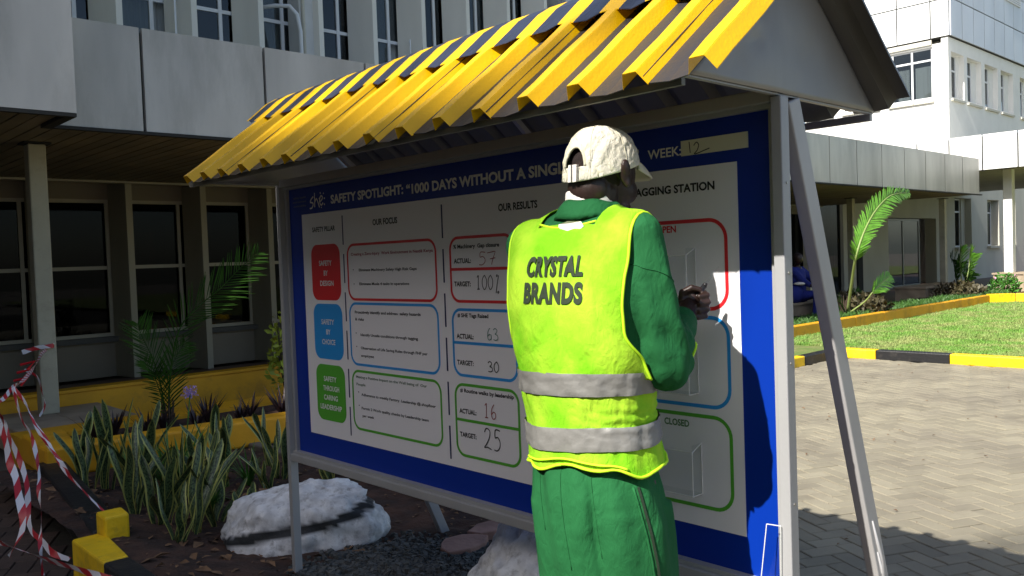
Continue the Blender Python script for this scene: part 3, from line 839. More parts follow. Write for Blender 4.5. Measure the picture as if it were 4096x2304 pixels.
# ------------------------------------------------------------------ planters, kerbs
def wall_poly(pts_top, z0, z1, w, m, name, label, cat, group=None, cuts=None):
    pass
t = thing('planter_wall', (3.0, 9.3, -0.2), 'long ochre painted parapet in front of the ground floor windows', 'wall')
b = MB(); b.box(0.9, 9.3, 9.3, 9.46, -0.2, 0.17); bevel(b.build('wall', M['orange'], t), .015)
b = MB(); b.box(0.88, 9.3, 9.28, 9.48, 0.17, 0.2); b.build('coping', M['orange'], t)
t = thing('planter_box', (2.5, 7.0, -0.2), 'yellow ochre planter box with dark rosette plants, its near corner by the barrier tape', 'planter')
def oriented(b, p0, p1, w, z0, z1, side=1, mi=0):
    a = Vector(p0); c = Vector(p1); d = (c - a).normalized(); n = Vector((-d.y, d.x)) * w * side
    poly = [(a.x, a.y), (c.x, c.y), (c.x + n.x, c.y + n.y), (a.x + n.x, a.y + n.y)]
    if side < 0: poly = poly[::-1]
    b.prism(poly, 2, z0, z1, mi)
b = MB(); oriented(b, (1.70, 6.80), (8.6, 5.9), 0.22, -0.12, 0.10); bevel(b.build('front_wall', M['orange'], t), .02)
b = MB(); b.prism([(1.70, 6.83), (1.95, 6.98), (2.05, 7.62), (1.735, 7.62)], 2, -0.121, 0.099); bevel(b.build('end_wall', M['orange'], t), .02)
b = MB(); b.box(1.74, 8.6, 7.62, 8.02, -0.2, 0.06); b.build('back_wall', M['orange'], t)
b = MB(); b.prism([(1.9, 7.0), (8.6, 6.1), (8.6, 7.6), (2.0, 7.6)], 2, -0.2, 0.03); b.build('soil_fill', M['soil'], t)
b = MB(); oriented(b, (1.715, 6.815), (8.6, 5.915), 0.2, -0.21, -0.122); b.build('base_course', M['black_paint'], t)

kb = thing('bed_kerb', (1.4, 4.7, -0.2), 'stepped kerb of the garden bed painted black and yellow, below the snake plants', 'kerb')
def kseg(poly, z0, z1, m, nm='kerb_block', lab=None):
    b = MB(); b.prism(poly, 2, z0, z1); o = bevel(b.build(nm, m, kb), .012)
    if lab: o['label'] = lab
    return o
kseg([(1.40, 4.80), (1.56, 4.80), (1.84, 6.90), (1.66, 6.90)], -0.21, -0.005, M['black_paint'], lab='black painted kerb')
kseg([(1.41, 4.63), (1.535, 4.63), (1.55, 4.79), (1.417, 4.79)], -0.21, 0.10, M['yellow'], lab='yellow block standing above the kerb')
kseg([(1.275, 4.24), (1.395, 4.24), (1.43, 4.62), (1.41, 4.74), (1.28, 4.74)], -0.21, 0.0, M['yellow'], lab='yellow painted kerb')
kseg([(1.265, 3.2), (1.38, 3.2), (1.394, 4.235), (1.274, 4.235)], -0.21, 0.0, M['black_paint'])
kseg([(1.255, 2.2), (1.37, 2.2), (1.379, 3.195), (1.264, 3.195)], -0.21, 0.0, M['yellow'])
kseg([(1.25, 0.75), (1.365, 0.75), (1.369, 2.195), (1.254, 2.195)], -0.21, 0.0, M['black_paint'])
kb2 = thing('rear_bed_kerb', (3.21, 3.5, -0.2), 'low mossy concrete edging at the back of the garden bed under the board', 'kerb')
for i in range(6):
    b = MB(); b.box(3.16, 3.26, 0.85 + i * .98, 0.85 + (i + 1) * .98 - .008, -0.21, -0.085 if i % 2 else -0.09); bevel(b.build('kerb_stone', M['concrete'], kb2), .012)

lk = thing('lawn_kerb', (11.68, 4, -0.2), 'yellow and black painted kerb along the sunlit lawn', 'kerb')
def kerbx(x0, x1, y0, y1, z0, z1, m, par, c=.015):
    b = MB(); b.box(x0, x1, y0, y1, z0, z1); o = bevel(b.build('kerb_stone', m, par), c); return o
ys = [5.70, 5.09, 4.13, 3.15, 2.2, 1.2, 0.2, -0.8, -1.8, -2.8, -3.8, -4.8]
for i in range(len(ys) - 1):
    kerbx(11.6, 11.75, ys[i + 1] + .002, ys[i] - .002, -0.21, -0.07, M['yellow'] if i % 2 == 0 else M['black_paint'], lk)
xs_ = [11.595, 11.35, 10.55, 9.6, 8.7]
for i in range(4): kerbx(xs_[i + 1] + .002, xs_[i] - .002, 5.57, 5.70, -0.21, -0.07, M['yellow'] if i % 2 == 0 else M['black_paint'], lk)
ok = thing('long_kerb', (17, 6.95, -0.1), 'long ochre raised kerb between the lawn and the palm bed', 'kerb')
x = 9.0
while x < 21.8:
    kerbx(x + .002, min(x + 1.2, 22.05) - .002, 6.92, 7.06, -0.14, 0.10, M['orange'], ok); x += 1.2
for (a, c) in (((22.05, 6.92), (22.5, 6.5)), ((22.5, 6.5), (22.6, 5.5)), ((22.6, 5.5), (22.6, 4.5)), ((22.6, 4.5), (22.6, 3.5)), ((22.6, 3.5), (22.6, 2.5))):
    b = MB(); oriented(b, a, c, 0.15, -0.14, 0.12, 1); bevel(b.build('kerb_stone', M['yellow'], ok), .012)
b = MB(); b.box(25.0, 25.1, 4.0, 7.0, -0.2, 0.33); tag(bevel(b.build('yellow_wall', M['yellow']), .02), 'low yellow wall beside the sunlit plinth at the right edge', 'wall')
b = MB(); b.box(22.75, 25.0, 1.5, 7.0, -0.2, 0.04); struct('flower_bed', b, M['soil'])

# ------------------------------------------------------------------ unseen wing added behind the viewpoint to cut sky light (sun stands above it)
rw_ = thing('added_rear_wing', (-13, 0, -0.2), 'plain unseen office wing added behind the viewpoint to cut the sky light', 'building')
ops = [(-24 + 3.0 * k, -22.4 + 3.0 * k) for k in range(12)]
b = MB(); b.box(-13.3, -13, -26, 14, -0.2, 1.0); b.box(-13.3, -13, -26, 14, 2.6, 4.4); b.box(-13.3, -13, -26, 14, 6.0, 11.2)
for (a, c) in [(-26, -24)] + [(ops[k][1], ops[k + 1][0]) for k in range(11)] + [(ops[11][1], 14)]:
    for (z0, z1) in ((1.0, 2.6), (4.4, 6.0)): b.box(-13.3, -13, a, c, z0, z1)
b.build('wall', M['beige_wall'], rw_)
b = MB(); b.box(-20, -12.7, -26.3, 14.3, 11.2, 11.5); b.build('roof', M['beige_wall'], rw_)
b = MB()
for (a, c) in ops:
    for (z0, z1) in ((1.0, 2.6), (4.4, 6.0)): b.box(-13.2, -13.19, a, c, z0, z1)
b.build('glazing', M['glass_dark'], rw_)
b = MB(); b.box(-20, -19.8, -26, 14, -.2, 11.2); b.box(-19.8, -13.3, -26, -25.8, -.2, 11.2); b.box(-19.8, -13.3, 13.8, 14, -.2, 11.2); b.build('rear_wall', M['beige_wall'], rw_)
# ------------------------------------------------------------------ the sign board
sb = thing('notice_board', (2.0, 2.39, 0.0), 'large blue and white safety notice board under a yellow corrugated roof', 'notice board')
YL, YR = 3.692, 1.083
def bpart(name, mb, m, smooth=False, bev=0):
    o = mb.build(name, m, sb, smooth)
    if bev: bevel(o, bev)
    return o
for (a, c) in ((YR, YR + .03), (YL - .03, YL)):
    b = MB(); b.box(1.958, 1.998, a, c, -0.25, 1.745); bpart('post', b, M['frame'], bev=.003)
for (y0, y1) in ((YR + .032, YR + .050), (YL - .052, YL - .032)):
    b = MB(); b.box(1.984, 2.012, y0, y1, 0.487, 1.722); bpart('inner_frame', b, M['frame'])
b = MB(); b.box(1.960, 1.998, YR + .03, YL - .03, 0.440, 0.474); bpart('bottom_rail', b, M['frame'], bev=.003)
b = MB(); b.box(1.972, 2.010, YR + .03, YL - .03, 0.4745, 0.487); bpart('bottom_lip', b, M['frame'])
b = MB(); b.box(1.962, 2.0, YR + .03, YL - .03, 1.732, 1.768); bpart('top_rail', b, M['frame'], bev=.003)
b = MB(); b.box(1.98, 2.01, YR + .03, YL - .03, 1.7205, 1.7318); bpart('top_lip', b, M['frame'])
b = MB(); b.box(2.0, 2.02, 1.118, 3.655, 0.487, 1.722); bpart('blue_panel', b, M['blue'])
b = MB(); b.box(1.9975, 1.9995, 1.2365, 3.526, 0.588, 1.598); bpart('white_sheet', b, M['sheet'])
# rear braces
def bar(p0, p1, w, t, m, name, bev=.004):
    p0, p1 = Vector(p0), Vector(p1); d = (p1 - p0); L_ = d.length; d.normalize()
    sx = Vector((0, 1, 0)); n = d.cross(sx).normalized()
    v = []
    for q in (p0, p1):
        for (a, c) in ((-w, -t), (w, -t), (w, t), (-w, t)): v.append(q + sx * a + n * c)
    b = MB(); b.add(v, [(0, 1, 2, 3), (7, 6, 5, 4), (0, 4, 5, 1), (1, 5, 6, 2), (2, 6, 7, 3), (3, 7, 4, 0)])
    return bpart(name, b, m, bev=bev)
bar((2.03, 1.102, 1.74), (2.70, 1.102, -0.22), .018, .03, M['brace'], 'rear_brace')
bar((2.03, 3.64, 1.74), (2.86, 3.64, -0.15), .018, .026, M['frame'], 'rear_brace')
# torn clear film on the foot of the right brace
for k in range(4):
    b = MB(); q0 = Vector((2.425 + .03 * k, 1.083, .56 - .10 * k)); b.tube([q0, q0 + Vector((.05, -.004, -.13)), q0 + Vector((.08 + .01 * k, .0, -.30)), q0 + Vector((.15, .004, -.42))], [.003, .006, .004, .002], 5); bpart('film_strip', b, M['frame'], True)
# screws
for (y, z) in ((1.0828, 1.527), (1.0828, 1.07), (1.0828, .71), (1.0828, 1.3)):
    b = MB(); b.tube([(1.978, y + .001, z), (1.978, y - .002, z)], .004, 8); bpart('screw', b, M['screw'])
for z in (1.65, .62):
    b = MB(); b.tube([(1.959, 3.68, z), (1.956, 3.68, z)], .004, 8); bpart('screw', b, M['screw'])

# ---- roof
M['roof_rear'] = mat('grey_rear_sheet', (0.12, 0.12, 0.115), .5, var=.15, vscale=4)
M['rail'] = mat('dull_eave_rail', (0.17, 0.165, 0.14), .5)
RX, RZ = 2.041, 2.1326       # ridge
EX, EZ = 1.530, 1.738      # front eave
BX, BZ = 2.536, 1.762       # rear eave
def roof_side(ex, ez, ys, front=True):
    d = Vector((RX - ex, 0, RZ - ez)); L_ = d.length; d.normalize()
    n = Vector((-d.z, 0, d.x)) if front else Vector((d.z, 0, -d.x))
    if n.z < 0: n = -n
    hR, tp, bs = 0.036, 0.036, 0.070
    def P(s, y, h): return Vector((ex, y, ez)) + d * s + n * h
    rw = random.Random(9)
    for i, y in enumerate(ys):
        # rib: base from y to y+bs
        b = MB(); J = [rw.uniform(-.004, .004) for _ in range(4)]
        prof = [(y, 0.0), (y + (bs - tp) / 2, hR), (y + (bs + tp) / 2, hR), (y + bs, 0.0)]
        rings = []
        ss = [(-.0 + J[0] * 1.5)] + [L_ * k / 8 for k in range(1, 9)]
        for q, s in enumerate(ss):
            wob = .0015 * math.sin(q * 1.7 + i)
            rings.append([P(s, yy, h + wob) for (yy, h) in prof] + [P(s, yy + (0.0016 if k in (2,) else -.0016 if k == 1 else 0), h + wob - .0022) for k, (yy, h) in list(enumerate(prof))[::-1]])
        b.loft([[tuple(v) for v in r] for r in rings], cap=True)
        # orient
        o = b.build('roof_rib', M['roof_yellow'] if front else M['roof_rear'], sb)
        if front and i % 3 == 1:
            lp = MB(); ya = y + (bs - tp) / 4; lp.add([tuple(P(s, ya + dy, hR * .5 + hh)) for s in (.0, L_) for dy, hh in ((.0012, .0016), (-.0012, .0008), (-.0004, -.0012))], [(0, 1, 4, 3), (1, 2, 5, 4)])
            part_child('sheet_lap', lp.mesh('sheet_lap', [M['roof_dark']]), o)
    # pans between ribs
    prev = ys[0] + bs
    for i, y in enumerate(list(ys[1:]) ):
        b = MB(); rings = []
        for q in range(9):
            s = L_ * q / 8 - (.004 * math.sin(i * 2.2) if q == 0 else 0)
            y0, y1 = prev, y; ym = (y0 + y1) / 2
            sag = -.005 if q == 0 else -.0015
            rings.append([P(s, y0 - .001, 0.0005), P(s, ym, sag), P(s, y1 + .001, 0.0005), P(s, y1 + .001, -.0018), P(s, ym, sag - .002), P(s, y0 - .001, -.0018)])
        b.loft([[tuple(v) for v in r] for r in rings])
        b.build('roof_pan', M['roof_dark'] if front else M['roof_rear'], sb)
        prev = y + bs
ribY = [0.987 + 0.1745 * i for i in range(16)]
roof_side(EX, EZ, ribY, True)
roof_side(BX, BZ, ribY, False)
# ridge flashing, painted in yellow and navy bands
df = Vector((EX - RX, 0, EZ - RZ)).normalized(); dbk = Vector((BX - RX, 0, BZ - RZ)).normalized()
nf = Vector((-df.z, 0, df.x)); nf = nf if nf.z > 0 else -nf
nb_ = Vector((-dbk.z, 0, dbk.x)); nb_ = nb_ if nb_.z > 0 else -nb_
y = 0.99; i = 0
edges = []
while y < 3.80:
    w = 0.082 if i % 2 == 0 else 0.0925
    edges.append((y, min(y + w, 3.81), i % 2 == 0)); y += w; i += 1
rw = random.Random(4)
for (y0, y1, yel) in edges:
    b = MB(); rings = []
    for yy in (y0, (y0 + y1) / 2, y1):
        mid = abs(yy - (y0 + y1) / 2) < 1e-6
        dip = (0.0 if yel else -.006) if mid else 0
        lf = .185 + .012 * math.sin(yy * 6.0) + (0.012 * math.sin(yy * 31))
        o0 = Vector((RX, yy, RZ))
        pr_ = [o0 + df * lf + nf * (.036 + dip), o0 + df * .10 + nf * .040, o0 + df * .035 + nf * .044, o0 + Vector((0, 0, .046)), o0 + dbk * .04 + nb_ * .043, o0 + dbk * .18 + nb_ * .038]
        lo = [p - Vector((0, 0, .0025)) for p in pr_[::-1]]
        rings.append([tuple(p) for p in pr_ + lo])
    b.loft(rings)
    b.build('ridge_band', M['roof_yellow'] if yel else M['roof_navy'], sb)
# gables
def gable(y0, y1):
    b = MB()
    poly = [(1.50, 1.735), (2.395, 1.735), (2.40, 1.765), (RX + .005, RZ - .012), (1.495, 1.742)]
    n = 26; vs = []; fs = []
    # dented front sheet as a grid clipped to the triangle
    for j in range(n + 1):
        z = 1.751 + (RZ - .012 - 1.751) * j / n
        t = (z - 1.751) / (RZ - .012 - 1.751)
        xa = 1.562 + (RX - 1.562) * t; xb = 2.505 + (RX + .004 - 2.505) * t
        for i in range(n + 1):
            x = xa + (xb - xa) * i / n
            dent = 0
            for (dx, dz, r, h) in ((1.86, 1.865, .022, .008), (1.92, 1.81, .07, -.005), (1.76, 1.81, .05, .004), (2.12, 1.86, .08, .005), (1.84, 1.92, .04, -.005), (1.9, 1.97, .05, .004)):
                dent += h * math.exp(-((x - dx) ** 2 + (z - dz) ** 2) / r ** 2)
            vs.append((x, y0 + dent + .002 * fbm((x, z, 1), 6), z))
    for j in range(n):
        for i in range(n):
            a = j * (n + 1) + i; fs.append((a, a + 1, a + n + 2, a + n + 1))
    b.add(vs, fs)
    o = b.build('gable_sheet', M['gable'], sb, smooth=True)
    sl = o.modifiers.new('solid', 'SOLIDIFY'); sl.thickness = .003; sl.offset = 0
    b = MB(); b.box(1.562, 2.505, y0 + .004, y0 + .018, 1.7465, 1.7508); b.build('gable_flange', M['frame'], sb)
gable(1.088, 1.09); gable(3.715, 3.72)
b = MB(); b.box(1.556, 1.570, 1.094, 3.712, 1.726, 1.742); b.build('eave_rail', M['rail'], sb)
b = MB(); b.box(2.49, 2.505, 1.094, 3.712, 1.727, 1.748); b.build('eave_rail', M['frame'], sb)
for yy in (1.10, 2.35, 3.60):
    b = MB(); pass
    b.prism([(1.58, 1.752), (1.615, 1.752), (RX, RZ - .04), (RX, RZ - .015)], 1, yy + .03, yy + .05); b.build('rafter', M['frame'], sb)
    b = MB(); b.prism([(2.485, 1.76), (2.45, 1.76), (RX + .004, RZ - .04), (RX + .004, RZ - .015)], 1, yy + .03, yy + .05); b.build('rafter', M['frame'], sb)

# ---- prints
XP = 1.9967
def ring_rect(yl, yr, z0, z1, r, w, m, name='printed_border', div=None, x=XP):
    """rounded outline; yl > yr"""
    def loop(off):
        pts = []
        a, c, d, e = yr + off, yl - off, z0 + off, z1 - off; rr_ = max(r - off, .002)
        for (cy, cz, t0) in ((c - rr_, e - rr_, 0), (a + rr_, e - rr_, 90), (a + rr_, d + rr_, 180), (c - rr_, d + rr_, 270)):
            for k in range(9):
                t = math.radians(t0 + 90 * k / 8)
                pts.append((x, cy + rr_ * math.cos(t), cz + rr_ * math.sin(t)))
        return pts
    o_, i_ = loop(0), loop(w)
    n = len(o_); b = MB()
    b.add(o_ + i_, [(k, n + k, n + (k + 1) % n, (k + 1) % n) for k in range(n)])
    if div is not None:
        b.add([(x, yl - w + .0005, div - w / 2), (x, yr + w - .0005, div - w / 2), (x, yr + w - .0005, div + w / 2), (x, yl - w + .0005, div + w / 2)], [(0, 1, 2, 3)])
    return b.build(name, m, sb)
def fill_rect(yl, yr, z0, z1, r, m, name='printed_block', x=XP):
    pts = []
    for (cy, cz, t0) in ((yl - r, z1 - r, 0), (yr + r, z1 - r, 90), (yr + r, z0 + r, 180), (yl - r, z0 + r, 270)):
        for k in range(9):
            t = math.radians(t0 + 90 * k / 8)
            pts.append((x, cy + r * math.cos(t), cz + r * math.sin(t)))
    b = MB(); b.add(pts, [tuple(range(len(pts)))])
    return b.build(name, m, sb)
def font_mesh(s, bold=0.0, res=3, spacing=1.0):
    cu = bpy.data.curves.new('txt', 'FONT'); cu.body = s; cu.size = 1.0; cu.resolution_u = res
    cu.offset = bold; cu.space_character = spacing
    o = bpy.data.objects.new('txt', cu); C.objects.link(o)
    dg = bpy.context.evaluated_depsgraph_get()
    me = bpy.data.meshes.new_from_object(o.evaluated_get(dg))
    bpy.data.objects.remove(o); bpy.data.curves.remove(cu)
    vs = [v.co.copy() for v in me.vertices]; fs = [tuple(p.vertices) for p in me.polygons]
    bpy.data.meshes.remove(me)
    return vs, fs
hv, _ = font_mesh('H'); CAPH = max(v.y for v in hv)
def text(s, yl, yr, z, cap, m, bold=0.012, x=XP, parent=None, name='lettering'):
    vs, fs = font_mesh(s, bold + .018)
    x0 = min(v.x for v in vs); x1 = max(v.x for v in vs)
    sx = abs(yl - yr) / (x1 - x0); sz = cap / CAPH
    b = MB(); b.add([(x, yl - (v.x - x0) * sx, z + v.y * sz) for v in vs], [f for f in fs])
    o = b.build(name, m, parent or sb)
    return o
T = text
W, K, NV = M['txt_white'], M['txt_black'], M['txt_navy']
xb = 1.9985
T('SAFETY SPOTLIGHT:', 3.271, 2.732, 1.633, .0345, W, .02, xb)
T('\u201c1000 DAYS WITHOUT A SINGLE', 2.712, 1.832, 1.629, .0345, W, .02, xb)
T('\u201d', 1.582, 1.562, 1.633, .033, W, .02, xb)
T('WEEK:', 1.530, 1.413, 1.635, .025, W, .0, xb)
b = MB(); b.box(1.9965, 1.9995, 1.201, 1.412, 1.631, 1.673); b.build('paper_strip', M['strip'], sb)
for k, s in enumerate(('safety health', 'environment', 'sustainability')):
    T(s, 3.605 if k == 1 else 3.598, 3.483, 1.674 - k * .019, .0085, mat('dim_blue_print', (.10, .12, .22), .5) if k == 0 else bpy.data.materials['dim_blue_print'], .01, xb)
def strokes(paths, m, w_, x=1.9958, name='handwriting', par=None):
    b = MB(); w = w_ * 1.3
    for p in paths:
        # smooth the polyline
        q = [Vector((a, c)) for a, c in p]
        if len(q) > 2:
            s = []
            for i in range(len(q) - 1):
                p0 = q[max(i - 1, 0)]; p1 = q[i]; p2 = q[i + 1]; p3 = q[min(i + 2, len(q) - 1)]
                for t in (0, .25, .5, .75):
                    s.append(0.5 * ((2 * p1) + (-p0 + p2) * t + (2 * p0 - 5 * p1 + 4 * p2 - p3) * t * t + (-p0 + 3 * p1 - 3 * p2 + p3) * t ** 3))
            s.append(q[-1]); q = s
        vs = []
        for i, c in enumerate(q):
            d = (q[min(i + 1, len(q) - 1)] - q[max(i - 1, 0)])
            if d.length < 1e-9: d = Vector((1, 0))
            d.normalize(); n = Vector((-d.y, d.x)) * w / 2
            vs += [(x, c.x + n.x, c.y + n.y), (x, c.x - n.x, c.y - n.y)]
        b.add(vs, [(2 * i, 2 * i + 2, 2 * i + 3, 2 * i + 1) for i in range(len(q) - 1)])
    return b.build(name, m, par or sb)
# hand drawn "she" mark with rays (local coords u right, v up, mapped into the box)
def place(paths, y0, z0, w, h):
    return [[(y0 - u * w, z0 + v * h) for (u, v) in p] for p in paths]
she = [[(.28, .78), (.12, .62), (.05, .45), (.2, .4), (.25, .28), (.15, .08), (.0, .06)],
       [(.37, 1.0), (.36, .6), (.35, .1)], [(.36, .4), (.48, .62), (.58, .4), (.68, .05)],
       [(.72, .4), (.86, .52), (.9, .68), (.8, .75), (.71, .55), (.72, .3), (.82, .18), (.93, .32)]]
strokes(place(she, 3.452, 1.618, .125, .072), W, .0052, xb, 'logo_mark')
strokes(place([[(.75, .98), (.79, .88)], [(.97, .85), (1.0, .92)], [(1.0, .58), (1.07, .58)], [(1.0, .25), (1.04, .17)], [(.8, .0), (.81, .07)], [(.66, .62), (.7, .6)]], 3.452, 1.618, .125, .072), W, .0055, xb, 'logo_rays')
strokes([[(1.384, 1.668), (1.381, 1.637)], [(1.369, 1.656), (1.360, 1.664), (1.353, 1.656), (1.358, 1.642), (1.368, 1.633), (1.355, 1.634), (1.335, 1.639), (1.318, 1.643)]], K, .0022, 1.996)
T('SAFETY PILLAR', 3.436, 3.243, 1.514, .020, K, .012)
T('OUR FOCUS', 2.951, 2.778, 1.520, .023, K, .012)
T('OUR RESULTS', 2.180, 1.988, 1.5275, .0235, K, .014)
T('TAGGING STATION', 1.597, 1.306, 1.5305, .0215, K, .016)
def dash(y, z0, z1, w=.0085):
    b = MB(); b.add([(XP, y + w / 2, z0), (XP, y - w / 2, z0), (XP, y - w / 2, z1), (XP, y + w / 2, z1)], [(0, 1, 2, 3)]); b.build('printed_dash', NV, sb)
for k in range(6):
    dash(3.1815, 1.448 - k * .1665, 1.574 - k * .1665); dash(2.494, 1.447 - k * .1665, 1.573 - k * .1665)
    dash(1.80, 1.447 - k * .1665, 1.573 - k * .1665)
RD, BLU, GR = M['txt_red'], M['txt_blue'], M['txt_green']
for (z0, z1, m) in ((1.205, 1.455, RD), (.940, 1.189, BLU), (.661, .915, GR)):
    fill_rect(3.455, 3.213, z0, z1, .048, m)
for (z0, z1, m) in ((1.206, 1.450, RD), (.927, 1.199, BLU), (.648, .909, GR)):
    ring_rect(3.157, 2.535, z0, z1, .052, .0105, m)
for (z0, z1, m, dv) in ((1.206, 1.450, RD, 1.329), (.933, 1.186, BLU, 1.0585), (.634, .909, GR, .772)):
    ring_rect(2.458, 2.107, z0, z1, .050, .0105, m, div=dv)
for (z0, z1, m) in ((1.198, 1.453, RD), (.925, 1.184, BLU), (.640, .907, GR)):
    ring_rect(1.645, 1.270, z0, z1, .058, .0105, m)
xw = 1.9957
for (s, yl, yr, z) in (('SAFETY', 3.388, 3.281, 1.3605), ('BY', 3.351, 3.317, 1.316), ('DESIGN', 3.385, 3.272, 1.2705), ('SAFETY', 3.389, 3.282, 1.097), ('BY', 3.351, 3.315, 1.052), ('CHOICE', 3.389, 3.278, 1.007),
                       ('SAFETY', 3.389, 3.282, .8395), ('THROUGH', 3.398, 3.263, .797), ('CARING', 3.394, 3.278, .755), ('LEADERSHIP', 3.427, 3.247, .7115)):
    T(s, yl, yr, z, .0215, W, .006, xw)
S = .0105
T('Creating a Zero-Injury  Work Environment in Nestl\u00e9 Kenya', 3.124, 2.556, 1.3985, S * 1.05, M['txt_lred'], .006)
T('\u2022', 3.114, 3.107, 1.333, S, K); T('Eliminate Machinery Safety High Risk Gaps', 3.068, 2.662, 1.331, S, K, .004)
T('\u2022', 3.112, 3.105, 1.272, S, K); T('Eliminate Mode 4 tasks in operations', 3.068, 2.714, 1.2725, S, K, .004)
T('Proactively identify and address  safety hazards', 3.112, 2.648, 1.1515, S * 1.05, K, .008); T('& risks', 3.112, 3.045, 1.1215, S * 1.05, K, .008)
T('\u2022', 3.112, 3.105, 1.062, S, K); T('Identify Unsafe conditions through tagging', 3.075, 2.672, 1.056, S, K, .004)
T('\u2022', 3.112, 3.105, 1.004, S, K); T('Observation of Life Saving Rules through FHF per', 3.077, 2.614, .9995, S, K, .004); T('employee', 3.077, 2.981, .967, S, K, .004)
GRY = mat('grey_green_print', (.16, .22, .16), .5)
T('Making a Positive Impact on the Well being of  Our', 3.123, 2.626, .8735, S, GRY, .006); T('People', 3.123, 3.054, .8415, S, GRY, .006)
T('\u2022', 3.112, 3.105, .808, S, K); T('Adherence to weekly Factory  Leadership @ shopfloor', 3.088, 2.575, .799, S, K, .004)
T('\u2022', 3.112, 3.105, .750, S, K); T('Permit 2 Work quality checks by Leadership team', 3.090, 2.622, .7405, S, K, .004); T('per week', 3.085, 2.998, .7085, S, K, .004)
T('% Machinery  Gap closure', 2.433, 2.182, 1.4055, .0135, K, .012)
T('# SHE Tags Raised', 2.423, 2.252, 1.1535, .0135, K, .012)
T('# Routine walks by leadership', 2.424, 2.135, .8755, .0135, K, .012)
for (za, zt) in ((1.3515, 1.267), (1.0745, .977), (.797, .709)):
    T('ACTUAL:', 2.433, 2.337, za, .0165, K, .014); T('TARGET:', 2.435, 2.342, zt, .0165, K, .014)
T('OPEN', 1.506, 1.437, 1.4195, .0180, M['txt_red'], .012); T('CLOSED', 1.497, 1.411, .866, .0180, M['txt_dgreen'], .006)
def digits(s, y0, z0, w, h, m, sw):
    D = {'5': [[(.9, .98), (.35, 1.0), (.3, .62), (.6, .66), (.85, .45), (.8, .18), (.5, .0), (.15, .02)]],
         '7': [[(.05, .92), (.5, .97), (.95, 1.0), (.7, .5), (.5, .0)], [(.35, .45), (.95, .52)]],
         '1': [[(.25, .85), (.5, 1.0), (.45, .5), (.42, .0)], [(.2, .02), (.7, .03)]],
         '0': [[(.5, 1.0), (.15, .75), (.1, .35), (.4, .0), (.8, .2), (.9, .65), (.6, .98), (.5, 1.0)]],
         '%': [[(.9, 1.0), (.6, .4), (.35, -.25)], [(.62, 1.05), (.5, .98), (.58, .9), (.68, .98), (.62, 1.05)], [(.75, -.1), (.65, -.18), (.75, -.26), (.85, -.18), (.75, -.1)]],
         '6': [[(.6, 1.0), (.25, .7), (.15, .3), (.35, .0), (.75, .08), (.8, .35), (.5, .48), (.2, .3)]],
         '3': [[(.1, .85), (.4, 1.0), (.75, .85), (.6, .62), (.4, .52), (.8, .4), (.85, .15), (.5, .0), (.1, .05)]],
         '2': [[(.1, .8), (.35, 1.0), (.75, .9), (.7, .6), (.35, .25), (.05, .05), (.45, .08), (.9, .0)]]}
    pth = []; cw = w / len(s)
    for i, ch in enumerate(s):
        pth += [[(y0 - (i * cw + u * cw * .92), z0 + v * h) for (u, v) in p] for p in D[ch]]
    strokes(pth, m, sw)
digits('57', 2.297, 1.343, .100, .045, M['ink_red'], .0021)
digits('100%', 2.312, 1.255, .128, .050, K, .0026)
digits('63', 2.264, 1.076, .066, .042, M['ink_green'], .0021)
digits('30', 2.265, .962, .064, .037, K, .0028)
digits('16', 2.296, .794, .074, .052, M['ink_red'], .0026)
digits('25', 2.300, .682, .097, .074, K, .0032)
# clear acrylic pockets
def pocket(yl, yr, z0, z1, dep, name='acrylic_pocket', x=1.9955):
    t = .0022; b = MB()
    b.box(x - dep, x - dep + t, yr, yl, z0, z1 - .02)
    b.box(x - dep + t, x, yr, yr + t, z0, z1); b.box(x - dep + t, x, yl - t, yl, z0, z1)
    b.box(x - dep + t, x, yr + t, yl - t, z0, z0 + t)
    o = b.build(name, M['acrylic'], sb)
    e = MB(); w = .0016
    def edge(p, q): e.tube([p, q], w, 5)
    xf = x - dep
    edge((xf, yr, z0), (xf, yr, z1 - .02)); edge((xf, yl, z0), (xf, yl, z1 - .02)); edge((xf, yr, z1 - .02), (xf, yl, z1 - .02)); edge((xf, yr, z0), (xf, yl, z0))
    edge((x, yr, z0), (x, yr, z1)); edge((xf, yr, z1 - .02), (x, yr, z1)); edge((xf, yr, z0), (x, yr, z0)); edge((x, yl, z0), (x, yl, z1)); edge((xf, yl, z1 - .02), (x, yl, z1)); edge((xf, yl, z0), (x, yl, z0))
    part_child('pocket_edge', e.mesh('pocket_edge', [M['acrylic_edge']]), o)
    return o
pocket(1.535, 1.374, 1.235, 1.373, .045)
pocket(1.535, 1.375, .966, 1.105, .045)
pocket(1.535, 1.372, .682, .825, .045)
# loose clear acrylic piece low on the right of the frame
b = MB(); v = [(1.925, 1.168, .40), (1.952, 1.114, .40), (1.952, 1.108, .655), (1.945, 1.144, .655)]
b.add(v + [(p[0] - .003, p[1] - .003, p[2]) for p in v], [(0, 1, 2, 3), (7, 6, 5, 4), (0, 4, 5, 1), (1, 5, 6, 2), (2, 6, 7, 3), (3, 7, 4, 0)])
o = b.build('acrylic_plate', M['acrylic'], sb)
e = MB()
for i in range(4): e.tube([v[i], v[(i + 1) % 4]], .0012, 5)
part_child('plate_edge', e.mesh('plate_edge', [M['acrylic_edge']]), o)
